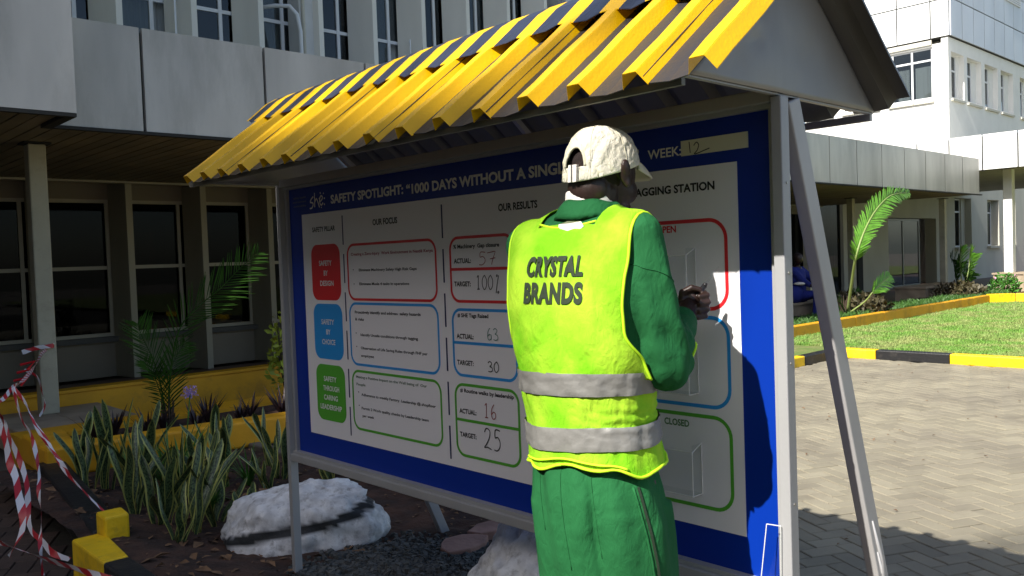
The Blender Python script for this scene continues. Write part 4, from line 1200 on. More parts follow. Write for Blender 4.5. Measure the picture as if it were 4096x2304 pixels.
# ------------------------------------------------------------------ garden: rocks, gravel, plants
def lerp(a, b, t): return a + (b - a) * t
def make_rock(name, cx, cy, zb, rx, ry, rz, yaw, seed, label, stripe, lean=0):
    cx, cy, rx, ry, rz = cx * KS, cy * KS, rx * KS, ry * KS, rz * KS; zb = 1.36 + KS * (zb - 1.36)
    n, m_ = 96, 56
    b = MB(); paint = []
    b.sphere((0, 0, 0), 1.0, n, m_)
    vs = []
    ca_, sa_ = math.cos(yaw), math.sin(yaw)
    for p in b.v:
        q = Vector(p)
        r = 1 + .16 * fbm((q.x + seed, q.y, q.z), 1.1, 3) + .07 * fbm((q.x, q.y + seed, q.z), 3.0, 4)
        r += .025 * (1 - abs(fbm((q.x, q.y, q.z + seed), 4.5, 3)) * 2.4) + .005 * fbm((q.x, q.y, q.z - seed), 14, 3)
        e = 0.82
        z = q.z
        zz = math.copysign(abs(z) ** .85, z)
        x_, y_ = q.x * r * rx, q.y * r * ry
        zz = zz * r * rz
        zz += lean * x_
        vs.append((cx + ca_ * x_ - sa_ * y_, cy + sa_ * x_ + ca_ * y_, zb + max(zz, -rz * .55) + rz * .5))
        band = stripe(q)
        paint.append(band)
    b.v = vs
    o = b.build(name, M['rock'], smooth=True, loc=(cx, cy, zb))
    at = o.data.attributes.new('paint', 'FLOAT', 'POINT'); at.data.foreach_set('value', paint)
    tag(o, label, 'rock', 'white painted boulders in the garden bed')
    return o
def stripe1(q):
    # black painted line meandering round the lower side of the boulder
    a = math.atan2(q.y, q.x)
    zc = .20 + .16 * q.x + .05 * math.sin(a * 3 + 1)
    d = abs(q.z - zc - .05 * fbm((q.x, q.y, q.z), 7)) - .090
    return 1.0 if d < 0 else max(0, 1 - d / .02)
def stripe2(q):
    a = math.atan2(q.y, q.x)
    d = abs(q.z + .1 - .06 * fbm((q.x, q.y, q.z), 7)) - .06
    return 1.0 if d < 0 else max(0, 1 - d / .02)
make_rock('boulder', 2.09, 3.88, -0.10, .43, .26, .24, math.radians(-52), 2.3, 'large white painted boulder with a black painted line, behind the left post of the board', stripe1, .14)
make_rock('boulder', 2.12, 2.06, -0.05, .36, .31, .34, math.radians(-40), 8.1, 'white painted boulder partly hidden behind the legs of the worker', stripe2)

# flat broken stones
for i, (x, y, s, a, lab) in enumerate(((2.50, 3.07, .15, .3, 'flat pinkish broken stone lying beside the hidden boulder'), (2.74, 3.15, .12, 1.0, 'smaller flat brown stone behind the pinkish stone'))):
    x, y, s = x * KS, y * KS, s * KS
    b = MB(); n = 9; rr2 = random.Random(i + 3)
    top = []; bot = []
    for k in range(n):
        t = 2 * math.pi * k / n; r = s * rr2.uniform(.7, 1.15)
        px, py = x + r * math.cos(t + a), y + .7 * r * math.sin(t + a)
        top.append((px, py, SOIL + .05 + rr2.uniform(-.006, .006))); bot.append((px + .01, py + .01, SOIL - .03))
    b.loft([bot, top]); o = b.build('flat_stone', M['slab'], loc=(x, y, SOIL)); bevel(o, .008); tag(o, lab, 'stone')
# gravel heap
def gravel():
    r = random.Random(21); b = MB(); tint = []
    cnt = 0
    while cnt < 6500:
        x = r.gauss(2.15, .22); y = r.gauss(3.0, .22)
        if not (1.5 < x < 2.62 and 2.3 < y < 3.62): continue
        d = ((x - 2.15) / .45) ** 2 + ((y - 3.0) / .45) ** 2; x *= KS; y *= KS
        if d > 1.6: continue
        h = .035 * max(0, 1 - d) * r.random()
        s = r.uniform(.008, .016)
        z = h + s * .4 + soilz(x, y)
        q = [Vector((r.uniform(.6, 1.1) * dx, r.uniform(.6, 1.1) * dy, r.uniform(.5, .9) * dz)) * s for dx, dy, dz in ((-1, -1, -1), (1, -1, -1), (1, 1, -1), (-1, 1, -1), (-.8, -.8, 1), (.8, -.8, 1), (.8, .8, 1), (-.8, .8, 1))]
        a = r.uniform(0, 6.28); ca_, sa_ = math.cos(a), math.sin(a); tl = r.uniform(-.6, .6)
        b.add([(x + ca_ * p.x - sa_ * p.y, y + sa_ * p.x + ca_ * p.y, z + p.z + tl * p.x) for p in q], [(0, 3, 2, 1), (4, 5, 6, 7), (0, 1, 5, 4), (1, 2, 6, 5), (2, 3, 7, 6), (3, 0, 4, 7)])
        tint.extend([r.random()] * 8); cnt += 1
    o = b.build('gravel', M['gravel']); tag(o, 'heap of dark grey gravel on the soil below the board', 'gravel', kind='stuff')
    at = o.data.attributes.new('tint', 'FLOAT', 'POINT'); at.data.foreach_set('value', tint)
gravel()
def litter():
    r = random.Random(31); b = MB(); tint = []
    for _ in range(900):
        x = r.uniform(1.42, 3.12); y = r.uniform(1.8, 6.7); s = r.uniform(.006, .03) if r.random() < .8 else r.uniform(.03, .055)
        z = soilz(x, y) + .006; a = r.uniform(0, 6.28)
        u = Vector((math.cos(a), math.sin(a), r.uniform(-.3, .3))) * s; v = Vector((-math.sin(a), math.cos(a), r.uniform(-.4, .4))) * s * .5
        p = Vector((x, y, z)); up_ = Vector((0, 0, s * r.uniform(.1, .5)))
        b.add([p - u, p - v + up_, p + u, p + v + up_ * .6, p + up_ * .2], [(0, 1, 4), (1, 2, 4), (2, 3, 4), (3, 0, 4)]); tint.extend([r.random()] * 5)
    for _ in range(160):
        x = r.uniform(4.2, 11.4); y = r.uniform(1.2, 6.2); s = r.uniform(.008, .02); a = r.uniform(0, 6.28); z = -.19
        u = Vector((math.cos(a), math.sin(a), .2)) * s; v = Vector((-math.sin(a), math.cos(a), .1)) * s * .5; p = Vector((x, y, z)); up_ = Vector((0, 0, s * .6))
        b.add([p - u, p - v + up_, p + u, p + v + up_ * .6, p + up_ * .2], [(0, 1, 4), (1, 2, 4), (2, 3, 4), (3, 0, 4)]); tint.extend([r.random()] * 5)
    o = b.build('leaf_litter', M['dry_leaf']); tag(o, 'scattered dry leaves and crumbs on the soil and pavers', 'leaf litter', kind='stuff')
    at = o.data.attributes.new('tint', 'FLOAT', 'POINT'); at.data.foreach_set('value', tint)
litter()

# snake plants: every leaf a part
def snake_leaf_mesh(h, w, lean, az, curl, tw, tip=.16):
    """one strap leaf from the origin"""
    n, m_ = 14, 6; v = []; uvs = []; f = []
    d = Vector((math.cos(az), math.sin(az), 0)); s = Vector((-d.y, d.x, 0))
    for i in range(n + 1):
        t = i / n
        ww = w * (.45 + .55 * min(1, t * 2.6)) * (1 if t < 1 - tip * 2 else max(.02, math.sqrt(max(0, 1 - ((t - (1 - tip * 2)) / (tip * 2)) ** 2.0)))) / 2
        c = d * (lean * t * h + curl * t * t * h) + Vector((0, 0, 1)) * h * t * math.sqrt(max(.1, 1 - lean * lean * .5)) + s * (.012 * math.sin(t * 7 + tw * 3))
        a = tw * t
        sx = s * math.cos(a) + d * math.sin(a); nx_ = d * math.cos(a) - s * math.sin(a)
        for k in range(m_ + 1):
            u = k / m_ * 2 - 1
            v.append(c + sx * (u * ww) + nx_ * (abs(u) ** 1.6 * ww * .42))
            uvs.append((k / m_, t * h * 1.6))
    for i in range(n):
        for k in range(m_):
            a = i * (m_ + 1) + k; f.append((a, a + 1, a + m_ + 2, a + m_ + 1))
    me = bpy.data.meshes.new('leaf'); me.from_pydata([tuple(p) for p in v], [], f)
    uvl = me.uv_layers.new(name='UVMap')
    for li, lp in enumerate(me.loops): uvl.data[li].uv = uvs[lp.vertex_index]
    me.materials.append(M['snake']); me.polygons.foreach_set('use_smooth', [True] * len(f)); me.update()
    return me
rs = random.Random(77)
snake = [  # x, y, n, h, label
 (1.585, 4.15, 5, .42, 'short snake plant with a splayed leaf, nearest the yellow kerb corner'),
 (1.72, 4.27, 6, .60, 'snake plant clump with broad upright leaves left of the large boulder'),
 (1.79, 4.48, 5, .72, 'tallest snake plant leaves, in the middle of the bed'),
 (1.90, 4.40, 4, .46, 'snake plant with yellowed bent leaves beside the large boulder'),
 (2.02, 4.66, 5, .44, 'snake plant behind the left end of the large boulder'),
 (1.63, 4.86, 6, .62, 'snake plant with a pair of crossing tall leaves behind the small yellow block'),
 (1.76, 5.05, 5, .66, 'snake plant of narrow dark leaves in the middle row'),
 (1.60, 5.55, 4, .50, 'snake plant just behind the black kerb, in front of the planter box'),
 (1.74, 5.62, 5, .78, 'tall snake plant whose leaves stand up against the ochre planter'),
 (2.30, 5.15, 5, .60, 'snake plant right of the lilac flower'),
 (2.45, 5.55, 4, .66, 'upright snake plant before the right part of the planter box'),
 (2.62, 5.02, 6, .52, 'snake plant clump seen just left of the left board post'),
 (2.72, 5.35, 5, .60, 'dark snake plant half behind the left board post'),
 (2.06, 5.9, 4, .62, 'far snake plant near the planter box wall'),
 (2.80, 4.75, 4, .34, 'snake plant seen under the board beyond the boulder'),
 (1.66, 4.52, 6, .50, 'dense snake plant between the yellow block and the tall clump'),
 (1.86, 4.86, 6, .56, 'narrow leaved snake plant behind the tall middle clump'),
 (2.12, 5.12, 6, .50, 'snake plant just in front of the lilac flower stalk'),
 (1.93, 5.30, 6, .60, 'snake plant mixed with the green strap leaves'),
 (1.70, 6.00, 5, .52, 'farthest left snake plant, against the ochre planter box'),
 (2.45, 4.85, 5, .40, 'low snake plant right of the middle of the bed'),
 (1.98, 4.18, 4, .30, 'small snake plant touching the left end of the large boulder'),
]
for (x, y, n, h, lab) in snake:
    x, y, h = x * KS, y * KS, h * KS
    t = thing('snake_plant', (x, y, soilz(x, y)), lab, 'snake plant', 'snake plants in the garden bed')
    for k in range(n):
        hh = h * .76 * rs.uniform(.62, 1.1); az = rs.uniform(0, 6.28); r0 = rs.uniform(.005, .05)
        yel = rs.random()
        me = snake_leaf_mesh(hh, rs.uniform(.042, .072), rs.uniform(.02, .20) * (1.6 if hh < .35 else 1), az, rs.uniform(0, .22) if rs.random() < .7 else rs.uniform(.3, .6), rs.uniform(-.9, .9), rs.uniform(.1, .2))
        o = bpy.data.objects.new('leaf', me); C.objects.link(o); o.location = (r0 * math.cos(az), r0 * math.sin(az), -.01); o.parent = t

# strap-leaf clumps
def blade_mesh(name, n, h, w, spread, seed, m, droop=.5, segs=6, upright=.0):
    r = random.Random(seed); b = MB(); tint = []
    for _ in range(n):
        az = r.uniform(0, 6.28); d = Vector((math.cos(az), math.sin(az), 0)); s = Vector((-d.y, d.x, 0))
        hh = h * r.uniform(.6, 1.15); sp = spread * r.uniform(.3, 1.1); dr = droop * r.uniform(.3, 1.3); ww = w * r.uniform(.7, 1.2)
        v = []
        for i in range(segs + 1):
            t = i / segs
            c = d * (sp * hh * t + .01) + Vector((0, 0, 1)) * hh * (t * 1.25 - dr * t * t)
            q = ww * (1 - t ** 2.2) * (.6 + .8 * t * (1 - t)) + .0006
            v += [c - s * q + Vector((0, 0, .3 * q)), c, c + s * q + Vector((0, 0, .3 * q))]
        f = []
        for i in range(segs):
            a = i * 3; f += [(a, a + 1, a + 4, a + 3), (a + 1, a + 2, a + 5, a + 4)]
        b.add(v, f); tint.extend([r.random()] * len(v))
    me = b.mesh(name, [m], True)
    at = me.attributes.new('tint', 'FLOAT', 'POINT'); at.data.foreach_set('value', tint)
    return me
def plant(name, x, y, z, me, lab, cat, group=None, scale=1.0, rz=0, part='foliage', tilt=0):
    t = thing(name, (x, y, z), lab, cat, group)
    o = bpy.data.objects.new(part, me); C.objects.link(o); o.parent = t; o.scale = (scale,) * 3; o.rotation_euler = (tilt, 0, rz)
    return t
agm = [blade_mesh('foliage', 46, .42, .011, .75, 40 + i, M['leaf_green'], .75) for i in range(2)]
t = plant('agapanthus', 2.12 * KS, 5.45 * KS, SOIL, agm[0], 'bright green strap leaved clump with a lilac flower head', 'flowering plant', 'strap leaved clumps in the bed')
b = MB(); st0 = Vector((2.14 * KS, 5.46 * KS, SOIL + .05)); st1 = Vector((2.235 * KS, 5.48 * KS, .49))
b.tube([st0, st0.lerp(st1, .5) + Vector((.01, 0, 0)), st1], .0045, 6); b.build('stem', M['leaf_green'], t)
r5 = random.Random(5)
b = MB()
for k in range(34):
    d = Vector((r5.uniform(-1, 1), r5.uniform(-1, 1), r5.uniform(-.5, 1))).normalized(); c = st1 + d * r5.uniform(.02, .062)
    b.tube([st1, c], .0012, 3)
    for j in range(5):
        e = Vector((r5.uniform(-1, 1), r5.uniform(-1, 1), r5.uniform(-1, 1))).normalized() * .013; g2 = d.cross(e).normalized() * .005
        b.add([c, c + e * .5 + g2, c + e, c + e * .5 - g2], [(0, 1, 2, 3)])
b.build('flower_head', M['flower'], t)
plant('agapanthus', 1.98 * KS, 5.25 * KS, SOIL, agm[1], 'dense green strap leaved clump in front of the lilac flower', 'plant', 'strap leaved clumps in the bed', 1.0, 1)
plant('agapanthus', 2.38 * KS, 5.0 * KS, SOIL, agm[0], 'small pale strap leaved clump right of the lilac flower', 'plant', 'strap leaved clumps in the bed', .7, 2)
plant('agapanthus', 1.92 * KS, 5.75 * KS, SOIL, agm[1], 'strap leaved clump at the foot of the planter box', 'plant', 'strap leaved clumps in the bed', .8, 3.4)

plant('agapanthus', 2.26, 5.75, SOIL, agm[1], 'green strap leaved clump behind the lilac flower', 'plant', 'strap leaved clumps in the bed', 1.0, 5)
plant('agapanthus', 2.10, 4.95, SOIL, agm[0], 'bright strap leaved clump among the middle snake plants', 'plant', 'strap leaved clumps in the bed', .8, 4)
# dark rosettes in the planter box
ros = [blade_mesh('foliage', 34, .20, .013, .75, 60 + i, M['leaf_dark'], .35) for i in range(3)]
ORD = 'first second third fourth fifth sixth seventh eighth ninth tenth eleventh twelfth thirteenth fourteenth fifteenth sixteenth seventeenth eighteenth nineteenth twentieth twenty-first twenty-second twenty-third twenty-fourth'.split()
for k in range(24):
    x = 2.15 + k * .19; y = 7.12 - .10 * (x - 2.0) / 1.0 * .9 + (.22 if k % 2 else 0)
    col_ = ('nearest the planter corner' if k == 0 else 'beside the young palm' if k in (3, 4) else None)
    plant('rosette_plant', x, y, .02, ros[k % 3], 'dark purple rosette plant in the ochre planter box, ' + ORD[k] + ' from its near corner', 'plant', 'dark rosettes in the planter box', rs.uniform(.85, 1.25), rs.uniform(0, 6))

# palms
def frond(parent, pts, ll, n, m=None, wmax=.016, seed=0, rad=.012, up=(0, 0, 1), droop=.12, start=.12, gap=None, fold=.45, name='frond'):
    """midrib along pts (world), leaflets both sides"""
    r = random.Random(seed); P = [Vector(p) for p in pts]
    def pos(t):
        q = t * (len(P) - 1); i = min(int(q), len(P) - 2); u = q - i
        p0 = P[max(i - 1, 0)]; p1 = P[i]; p2 = P[i + 1]; p3 = P[min(i + 2, len(P) - 1)]
        return 0.5 * ((2 * p1) + (-p0 + p2) * u + (2 * p0 - 5 * p1 + 4 * p2 - p3) * u * u + (-p0 + 3 * p1 - 3 * p2 + p3) * u ** 3)
    ts = [k / 24 for k in range(25)]
    rb = MB(); rb.tube([pos(t) for t in ts], [rad * (1 - .8 * t) for t in ts], 6)
    o = rb.build(name, M['palm_rib'] if m is None or m == M['palm'] else m, parent, True)
    lf = MB(); tint = []
    for k in range(n):
        t = start + (1 - start) * (k + .5) / n
        c = pos(t); d = (pos(min(1, t + .02)) - pos(max(0, t - .02))).normalized()
        side = d.cross(Vector(up)).normalized(); nn = side.cross(d).normalized()
        L_ = ll * (math.sin(math.pi * min(1, (t - start) / (1 - start) * .82 + .16)) ** .6) * r.uniform(.85, 1.1)
        for sgn in (-1, 1):
            dir0 = (d * r.uniform(.75, .95) + side * sgn * r.uniform(.6, .8) + nn * fold * r.uniform(.5, 1.2)).normalized()
            ww = dir0.cross(nn).normalized(); v = []; w_ = wmax * r.uniform(.8, 1.2)
            for i in range(5):
                u = i / 4; p = c + dir0 * (L_ * u) - Vector((0, 0, 1)) * (droop * L_ * u * u)
                q = w_ * (math.sin(math.pi * (u * .9 + .06)) ** .7) * .5
                v += [p - ww * q + nn * q * .4, p, p + ww * q + nn * q * .4]
            f = []
            for i in range(4):
                a = i * 3; f += [(a, a + 1, a + 4, a + 3), (a + 1, a + 2, a + 5, a + 4)]
            lf.add(v, f); tint.extend([r.random()] * len(v))
    me = lf.mesh('leaflets', [m or M['palm']], True)
    at = me.attributes.new('tint', 'FLOAT', 'POINT'); at.data.foreach_set('value', tint)
    part_child('leaflets', me, o)
    return o
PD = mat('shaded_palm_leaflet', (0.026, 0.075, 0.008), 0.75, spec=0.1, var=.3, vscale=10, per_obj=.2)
t = thing('young_palm', (2.80, 7.35, 0.03), 'young palm with long thin fronds growing from the planter box before the dark windows', 'palm')
Yp = 7.35
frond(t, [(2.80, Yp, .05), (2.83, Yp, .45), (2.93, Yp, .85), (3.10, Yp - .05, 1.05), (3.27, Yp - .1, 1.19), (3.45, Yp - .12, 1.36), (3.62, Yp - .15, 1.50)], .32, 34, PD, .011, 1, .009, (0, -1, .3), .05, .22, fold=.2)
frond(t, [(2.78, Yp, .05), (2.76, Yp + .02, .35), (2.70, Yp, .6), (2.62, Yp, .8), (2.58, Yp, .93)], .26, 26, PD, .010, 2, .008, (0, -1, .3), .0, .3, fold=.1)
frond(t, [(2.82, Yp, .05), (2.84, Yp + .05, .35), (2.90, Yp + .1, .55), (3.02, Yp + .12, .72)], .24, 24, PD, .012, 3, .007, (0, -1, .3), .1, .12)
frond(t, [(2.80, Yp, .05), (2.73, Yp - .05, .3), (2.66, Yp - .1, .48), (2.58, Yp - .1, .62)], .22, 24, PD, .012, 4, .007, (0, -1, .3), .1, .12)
b = MB()
for k in range(26):
    a = rs.uniform(0, 6.28); b.tube([(2.80 + .03 * math.cos(a), Yp + .03 * math.sin(a), .0), (2.80 + .055 * math.cos(a), Yp + .055 * math.sin(a), rs.uniform(.12, .3))], [.012, .003], 5)
b.build('trunk', M['bark'], t)

t = thing('leaning_palm', (16.0, 7.6, 0.05), 'tall sunlit arching palm frond in front of the glass door', 'palm')
U = (-.5, -1, .4)
frond(t, [(15.9, 7.5, .1), (15.5, 7.2, .80), (15.25, 7.0, 1.22), (15.5, 6.95, 1.66), (16.0, 6.95, 2.04), (16.7, 6.96, 2.33), (17.6, 6.98, 2.41)], .38, 62, M['palm'], .030, 11, .03, (-.75, -1, .2), .12, .28, fold=.15)
frond(t, [(15.9, 7.45, .1), (15.9, 7.15, .32), (15.9, 7.0, .5), (16.2, 6.98, .64), (16.6, 6.98, .78)], .3, 16, M['palm'], .035, 12, .018, (0, -1, .5), .1, .45, fold=.2)
frond(t, [(16.0, 7.7, .1), (15.7, 7.8, .7), (15.45, 7.9, 1.3), (15.4, 7.9, 1.8)], .4, 22, PD, .03, 13, .02, (0, -1, .2), .1, .3)
frond(t, [(16.0, 7.6, .1), (16.6, 7.8, .3), (17.1, 7.9, .36), (17.5, 7.9, .3)], .35, 18, PD, .03, 14, .016, (0, -1, .5), .2, .2)
frond(t, [(16.0, 7.6, .1), (15.6, 7.5, .3), (15.2, 7.4, .36), (14.9, 7.4, .3)], .3, 16, PD, .03, 15, .016, (0, -1, .5), .2, .2)
b = MB()
for k in range(24):
    a = rs.uniform(0, 6.28); b.tube([(16.0 + .05 * math.cos(a), 7.6 + .05 * math.sin(a), .0), (16.0 + .12 * math.cos(a), 7.6 + .12 * math.sin(a), rs.uniform(.2, .45))], [.03, .006], 5)
b.build('trunk', M['bark'], t)
t = thing('small_palm', (23.2, 7.9, 0.05), 'small bushy palm under the shaded windows, left of the sunlit plinth', 'palm')
for i, (dx, dz, dd, m_) in enumerate(((.0, 1.15, .05, M['palm']), (.35, 1.05, -.1, M['palm']), (-.55, .95, .1, PD), (-.4, .6, -.1, PD), (.6, .6, .0, PD), (.25, .8, .2, PD))):
    frond(t, [(23.2, 7.9, .05), (23.2 + dx * .3, 7.9 + dd, .05 + dz * .55), (23.2 + dx * .65, 7.9 + dd, .05 + dz * .9), (23.2 + dx, 7.9 + dd, .05 + dz * 1.0)], .4, 22, m_, .04, 30 + i, .02, (0, -1, .3), .15, .25)
# low bushes near the sunlit plinth and under the palms
def bush(name, x, y, z, r, h, n, m, lab, ls=.05, seed=1, cat='bush', group=None, flowers=None):
    t = thing(name, (x, y, z), lab, cat, group)
    rr3 = random.Random(seed); b = MB(); tint = []
    for _ in range(n):
        a = rr3.uniform(0, 6.28); q = r * math.sqrt(rr3.random()); hz = h * rr3.random() ** .8 * (1 - .5 * (q / r) ** 2)
        c = Vector((x + q * math.cos(a), y + q * math.sin(a), z + hz)); d = Vector((rr3.uniform(-1, 1), rr3.uniform(-1, 1), rr3.uniform(-.2, 1))).normalized(); s = d.cross(Vector((rr3.uniform(-1, 1), rr3.uniform(-1, 1), .3))).normalized(); L_ = ls * rr3.uniform(.6, 1.3)
        b.add([c, c + d * L_ * .5 + s * L_ * .25, c + d * L_, c + d * L_ * .5 - s * L_ * .25], [(0, 1, 2, 3)]); tint.extend([rr3.random()] * 4)
    me = b.mesh('foliage', [m]); at = me.attributes.new('tint', 'FLOAT', 'POINT'); at.data.foreach_set('value', tint)
    o = link('foliage', me, t)
    b = MB()
    for _ in range(10):
        a = rr3.uniform(0, 6.28); b.tube([(x, y, z), (x + r * .7 * math.cos(a), y + r * .7 * math.sin(a), z + h * .8)], [.008, .003], 4)
    b.build('stem', M['bark'], t)
    if flowers:
        fm = mat('pink_petal_' + name, (.7, .35, .5), .6)
        for _ in range(flowers):
            b = MB(); a = rr3.uniform(0, 6.28); b.sphere((x + r * .7 * math.cos(a), y + r * .7 * math.sin(a), z + h * rr3.uniform(.5, 1)), .035, 6, 4); b.build('flower', fm, t)
    return t
bush('low_bush', 24.6, 7.35, .0, .35, .55, 700, M['leaf_green'], 'low green shrub with pink flowers at the left foot of the sunlit plinth', .09, 2, flowers=3)
bush('low_bush', 24.3, 6.4, .0, .35, .45, 700, M['leaf_green'], 'low green shrub before the sunlit plinth, at the right edge', .09, 3, flowers=3)
bush('low_bush', 16.6, 7.7, .0, .7, .45, 900, mat('dull_leaf', (.06, .05, .02), .6, per_obj=.3), 'brownish undergrowth around the foot of the leaning palm', .12, 4)
bush('low_bush', 22.6, 7.8, .0, .6, .4, 600, bpy.data.materials['dull_leaf'], 'dull undergrowth round the small palm', .12, 5)
bush('yellow_shrub', 4.62, 8.7, .0, .17, .95, 260, M['yleaf'], 'yellow green shrub peeping out left of the board post', .09, 6)
b = MB()
for k in range(5):
    b.tube([(24.1 + rs.uniform(-.3, .5), 6.6, .1), (24.6 + rs.uniform(-.9, .7), 6.7, rs.uniform(.3, .75))], [.012, .005], 5)
tag(b.build('dry_stalks', mat('straw', (.55, .45, .3), .8)), 'dry straw coloured stalks leaning in front of the sunlit plinth', 'stalks')

# tall shade tree standing outside the frame behind the viewpoint (casts the soft shade over the bed)
TXC = -22.0
t = thing('shade_tree', (TXC, 2.0, -0.2), 'tall leafy tree standing far behind the viewpoint', 'tree')
b = MB(); b.tube([(TXC, 2.0, -.2), (TXC + .2, 1.9, 8), (TXC, 2.1, 16), (TXC, 2.0, 24)], [.45, .36, .26, .08], 10)
for k in range(12):
    a = k * 2.4; z0 = 15 + k * .7; b.tube([(TXC, 2.0, z0), (TXC + 1.4 * math.cos(a), 2.0 + 1.6 * math.sin(a), z0 + 1.8), (TXC + 2.2 * math.cos(a), 2.0 + 2.7 * math.sin(a), z0 + 3.2)], [.13, .08, .03], 6)
b.build('trunk', M['bark'], t)
def crown():
    r = random.Random(99); b = MB(); tint = []
    n = 0
    while n < 20000:
        x = TXC + r.uniform(-2.5, 2.5); X0 = r.uniform(-1.6, 4.75); y = r.uniform(-.2, 7.2)
        z = -.2 + SLOPE * (X0 - x)
        E0 = 1.80 + .50 * max(0, min(1, (X0 - 3.5) / 1.0))
        edge = E0 - AZ * (2.0 - x) + .10 * math.sin(X0 * 3.1) + .08 * math.sin(X0 * 7.7 + x) + .10 * fbm((x, 0, z), 1)
        if y < edge: continue
        if X0 > 3.76 and r.random() > .013: continue
        c = Vector((x, y, z)); d = Vector((r.uniform(-1, 1), r.uniform(-1, 1), r.uniform(-1, 1))).normalized(); s = d.cross(Vector((r.uniform(-1, 1), r.uniform(-1, 1), r.uniform(-1, 1)))).normalized(); L_ = r.uniform(.16, .3)
        b.add([c - d * L_, c + s * L_ * .5, c + d * L_, c - s * L_ * .5], [(0, 1, 2, 3)]); tint.extend([r.random()] * 4); n += 1
    me = b.mesh('crown', [M['tree_leaf']]); at = me.attributes.new('tint', 'FLOAT', 'POINT'); at.data.foreach_set('value', tint)
    link('crown', me, t)
crown()

# ------------------------------------------------------------------ barrier tape
def ribbon(name, pts, w, wd=(0, 0, 1), twist=None, parent=None, v0=0.0, lab=None):
    P = [Vector(p) for p in pts]; S = []
    for i in range(len(P) - 1):
        p0 = P[max(i - 1, 0)]; p1 = P[i]; p2 = P[i + 1]; p3 = P[min(i + 2, len(P) - 1)]
        for k in range(10):
            u = k / 10; S.append(0.5 * ((2 * p1) + (-p0 + p2) * u + (2 * p0 - 5 * p1 + 4 * p2 - p3) * u * u + (-p0 + 3 * p1 - 3 * p2 + p3) * u ** 3))
    S.append(P[-1]); n = len(S); v = []; uv = []; acc = v0
    for i, c in enumerate(S):
        d = (S[min(i + 1, n - 1)] - S[max(i - 1, 0)]).normalized(); t_ = i / (n - 1)
        if i: acc += (c - S[i - 1]).length
        a0 = Vector(wd); a0 = (a0 - d * a0.dot(d)).normalized(); b0 = d.cross(a0)
        an = twist(t_) if twist else 0
        sx = a0 * math.cos(an) + b0 * math.sin(an); nn = b0 * math.cos(an) - a0 * math.sin(an)
        ww = w * .78 * (1 + .12 * math.sin(t_ * 23)); cr = .22
        for k, u in enumerate((-1, -.33, .33, 1)):
            v.append(c + sx * u * ww * .5 + nn * ww * cr * (.5 if k in (0, 3) else 0) * math.sin(t_ * 15 + k))
            uv.append(((u + 1) / 2, acc / .16))
    f = [(4 * i + k, 4 * i + k + 1, 4 * i + k + 5, 4 * i + k + 4) for i in range(n - 1) for k in range(3)]
    me = bpy.data.meshes.new(name); me.from_pydata([tuple(p) for p in v], [], f)
    ul = me.uv_layers.new(name='UVMap')
    for li, lp in enumerate(me.loops): ul.data[li].uv = uv[lp.vertex_index]
    me.materials.append(M['tape']); me.polygons.foreach_set('use_smooth', [True] * len(f)); me.update()
    return link(name, me, parent)
t = thing('barrier_tape', (1.2, 5.6, -0.2), 'torn red and white barrier tape tied to the leftmost column and hanging in tangled strips', 'barrier tape')
knot = (1.258, 5.653, 0.712)
ribbon('tape_strip', [(2.32, 9.0, .66), (2.10, 8.35, .672), (1.83, 7.5, .645), (1.60, 6.75, .66), (1.40, 6.1, .68), knot, (1.06, 5.15, .70), (0.7, 4.2, .95)], .032, twist=lambda t: 9 * t, parent=t)
ribbon('tape_strip', [(2.05, 8.81, .66), (2.18, 8.80, .69), (2.32, 8.80, .70), (2.33, 9.1, .69)], .05, parent=t)
ribbon('tape_strip', [(0.98, 5.1, .80), (1.10, 5.5, .66), (1.198, 5.651, .53), (1.208, 5.587, .437), (1.226, 5.516, .348), (1.239, 5.449, .26), (1.242, 5.392, .174), (1.232, 5.349, .091), (1.218, 5.308, .018), (1.222, 5.252, -.055), (1.252, 5.171, -.1), (1.28, 5.093, -.155), (1.334, 4.992, -.18)], .038, (1, -.8, 0), twist=lambda t: .6 * math.sin(t * 9), parent=t, v0=.1)
ribbon('tape_strip', [(0.99, 5.15, .75), (1.08, 5.28, .62), (1.099, 5.174, .491), (1.1, 5.099, .378), (1.106, 5.022, .31), (1.101, 4.954, .228), (1.097, 4.886, .156), (1.081, 4.83, .083), (1.045, 4.793, .03), (1.0, 4.765, -.02)], .046, (1, -.8, 0), twist=lambda t: .5 * math.sin(t * 7 + 1) + 1.2 * max(0, t - .8) * 5, parent=t, v0=.05)
ribbon('tape_strip', [knot, (1.27, 5.558, .537), (1.287, 5.464, .468), (1.286, 5.387, .412), (1.281, 5.314, .329), (1.271, 5.244, .24), (1.249, 5.186, .172), (1.24, 5.116, .087), (1.221, 5.056, .014), (1.198, 4.999, -.057), (1.184, 4.934, -.127), (1.172, 4.868, -.19)], .028, (1, -.8, 0), twist=lambda t: 1.3 * math.sin(t * 12), parent=t, v0=.03)
ribbon('tape_strip', [knot, (1.29, 5.55, .631), (1.319, 5.448, .513), (1.346, 5.351, .425), (1.359, 5.267, .359), (1.381, 5.174, .294), (1.403, 5.082, .229), (1.445, 4.973, .14), (1.518, 4.80, .02)], .022, (1, -.8, 0), twist=lambda t: 6 * t, parent=t, v0=.02)
ribbon('tape_strip', [knot, (1.303, 5.606, .623), (1.335, 5.486, .467), (1.362, 5.374, .372), (1.373, 5.279, .317), (1.389, 5.179, .255), (1.44, 5.045, .16)], .02, (1, -.8, 0), twist=lambda t: 8 * t, parent=t)
ribbon('tape_strip', [(2.06, 8.815, .50), (2.16, 8.80, .42), (2.19, 8.78, .28), (2.20, 8.75, .15), (2.14, 8.72, .06)], .03, (1, 0, 0), twist=lambda t: 3 * t, parent=t)
b = MB()
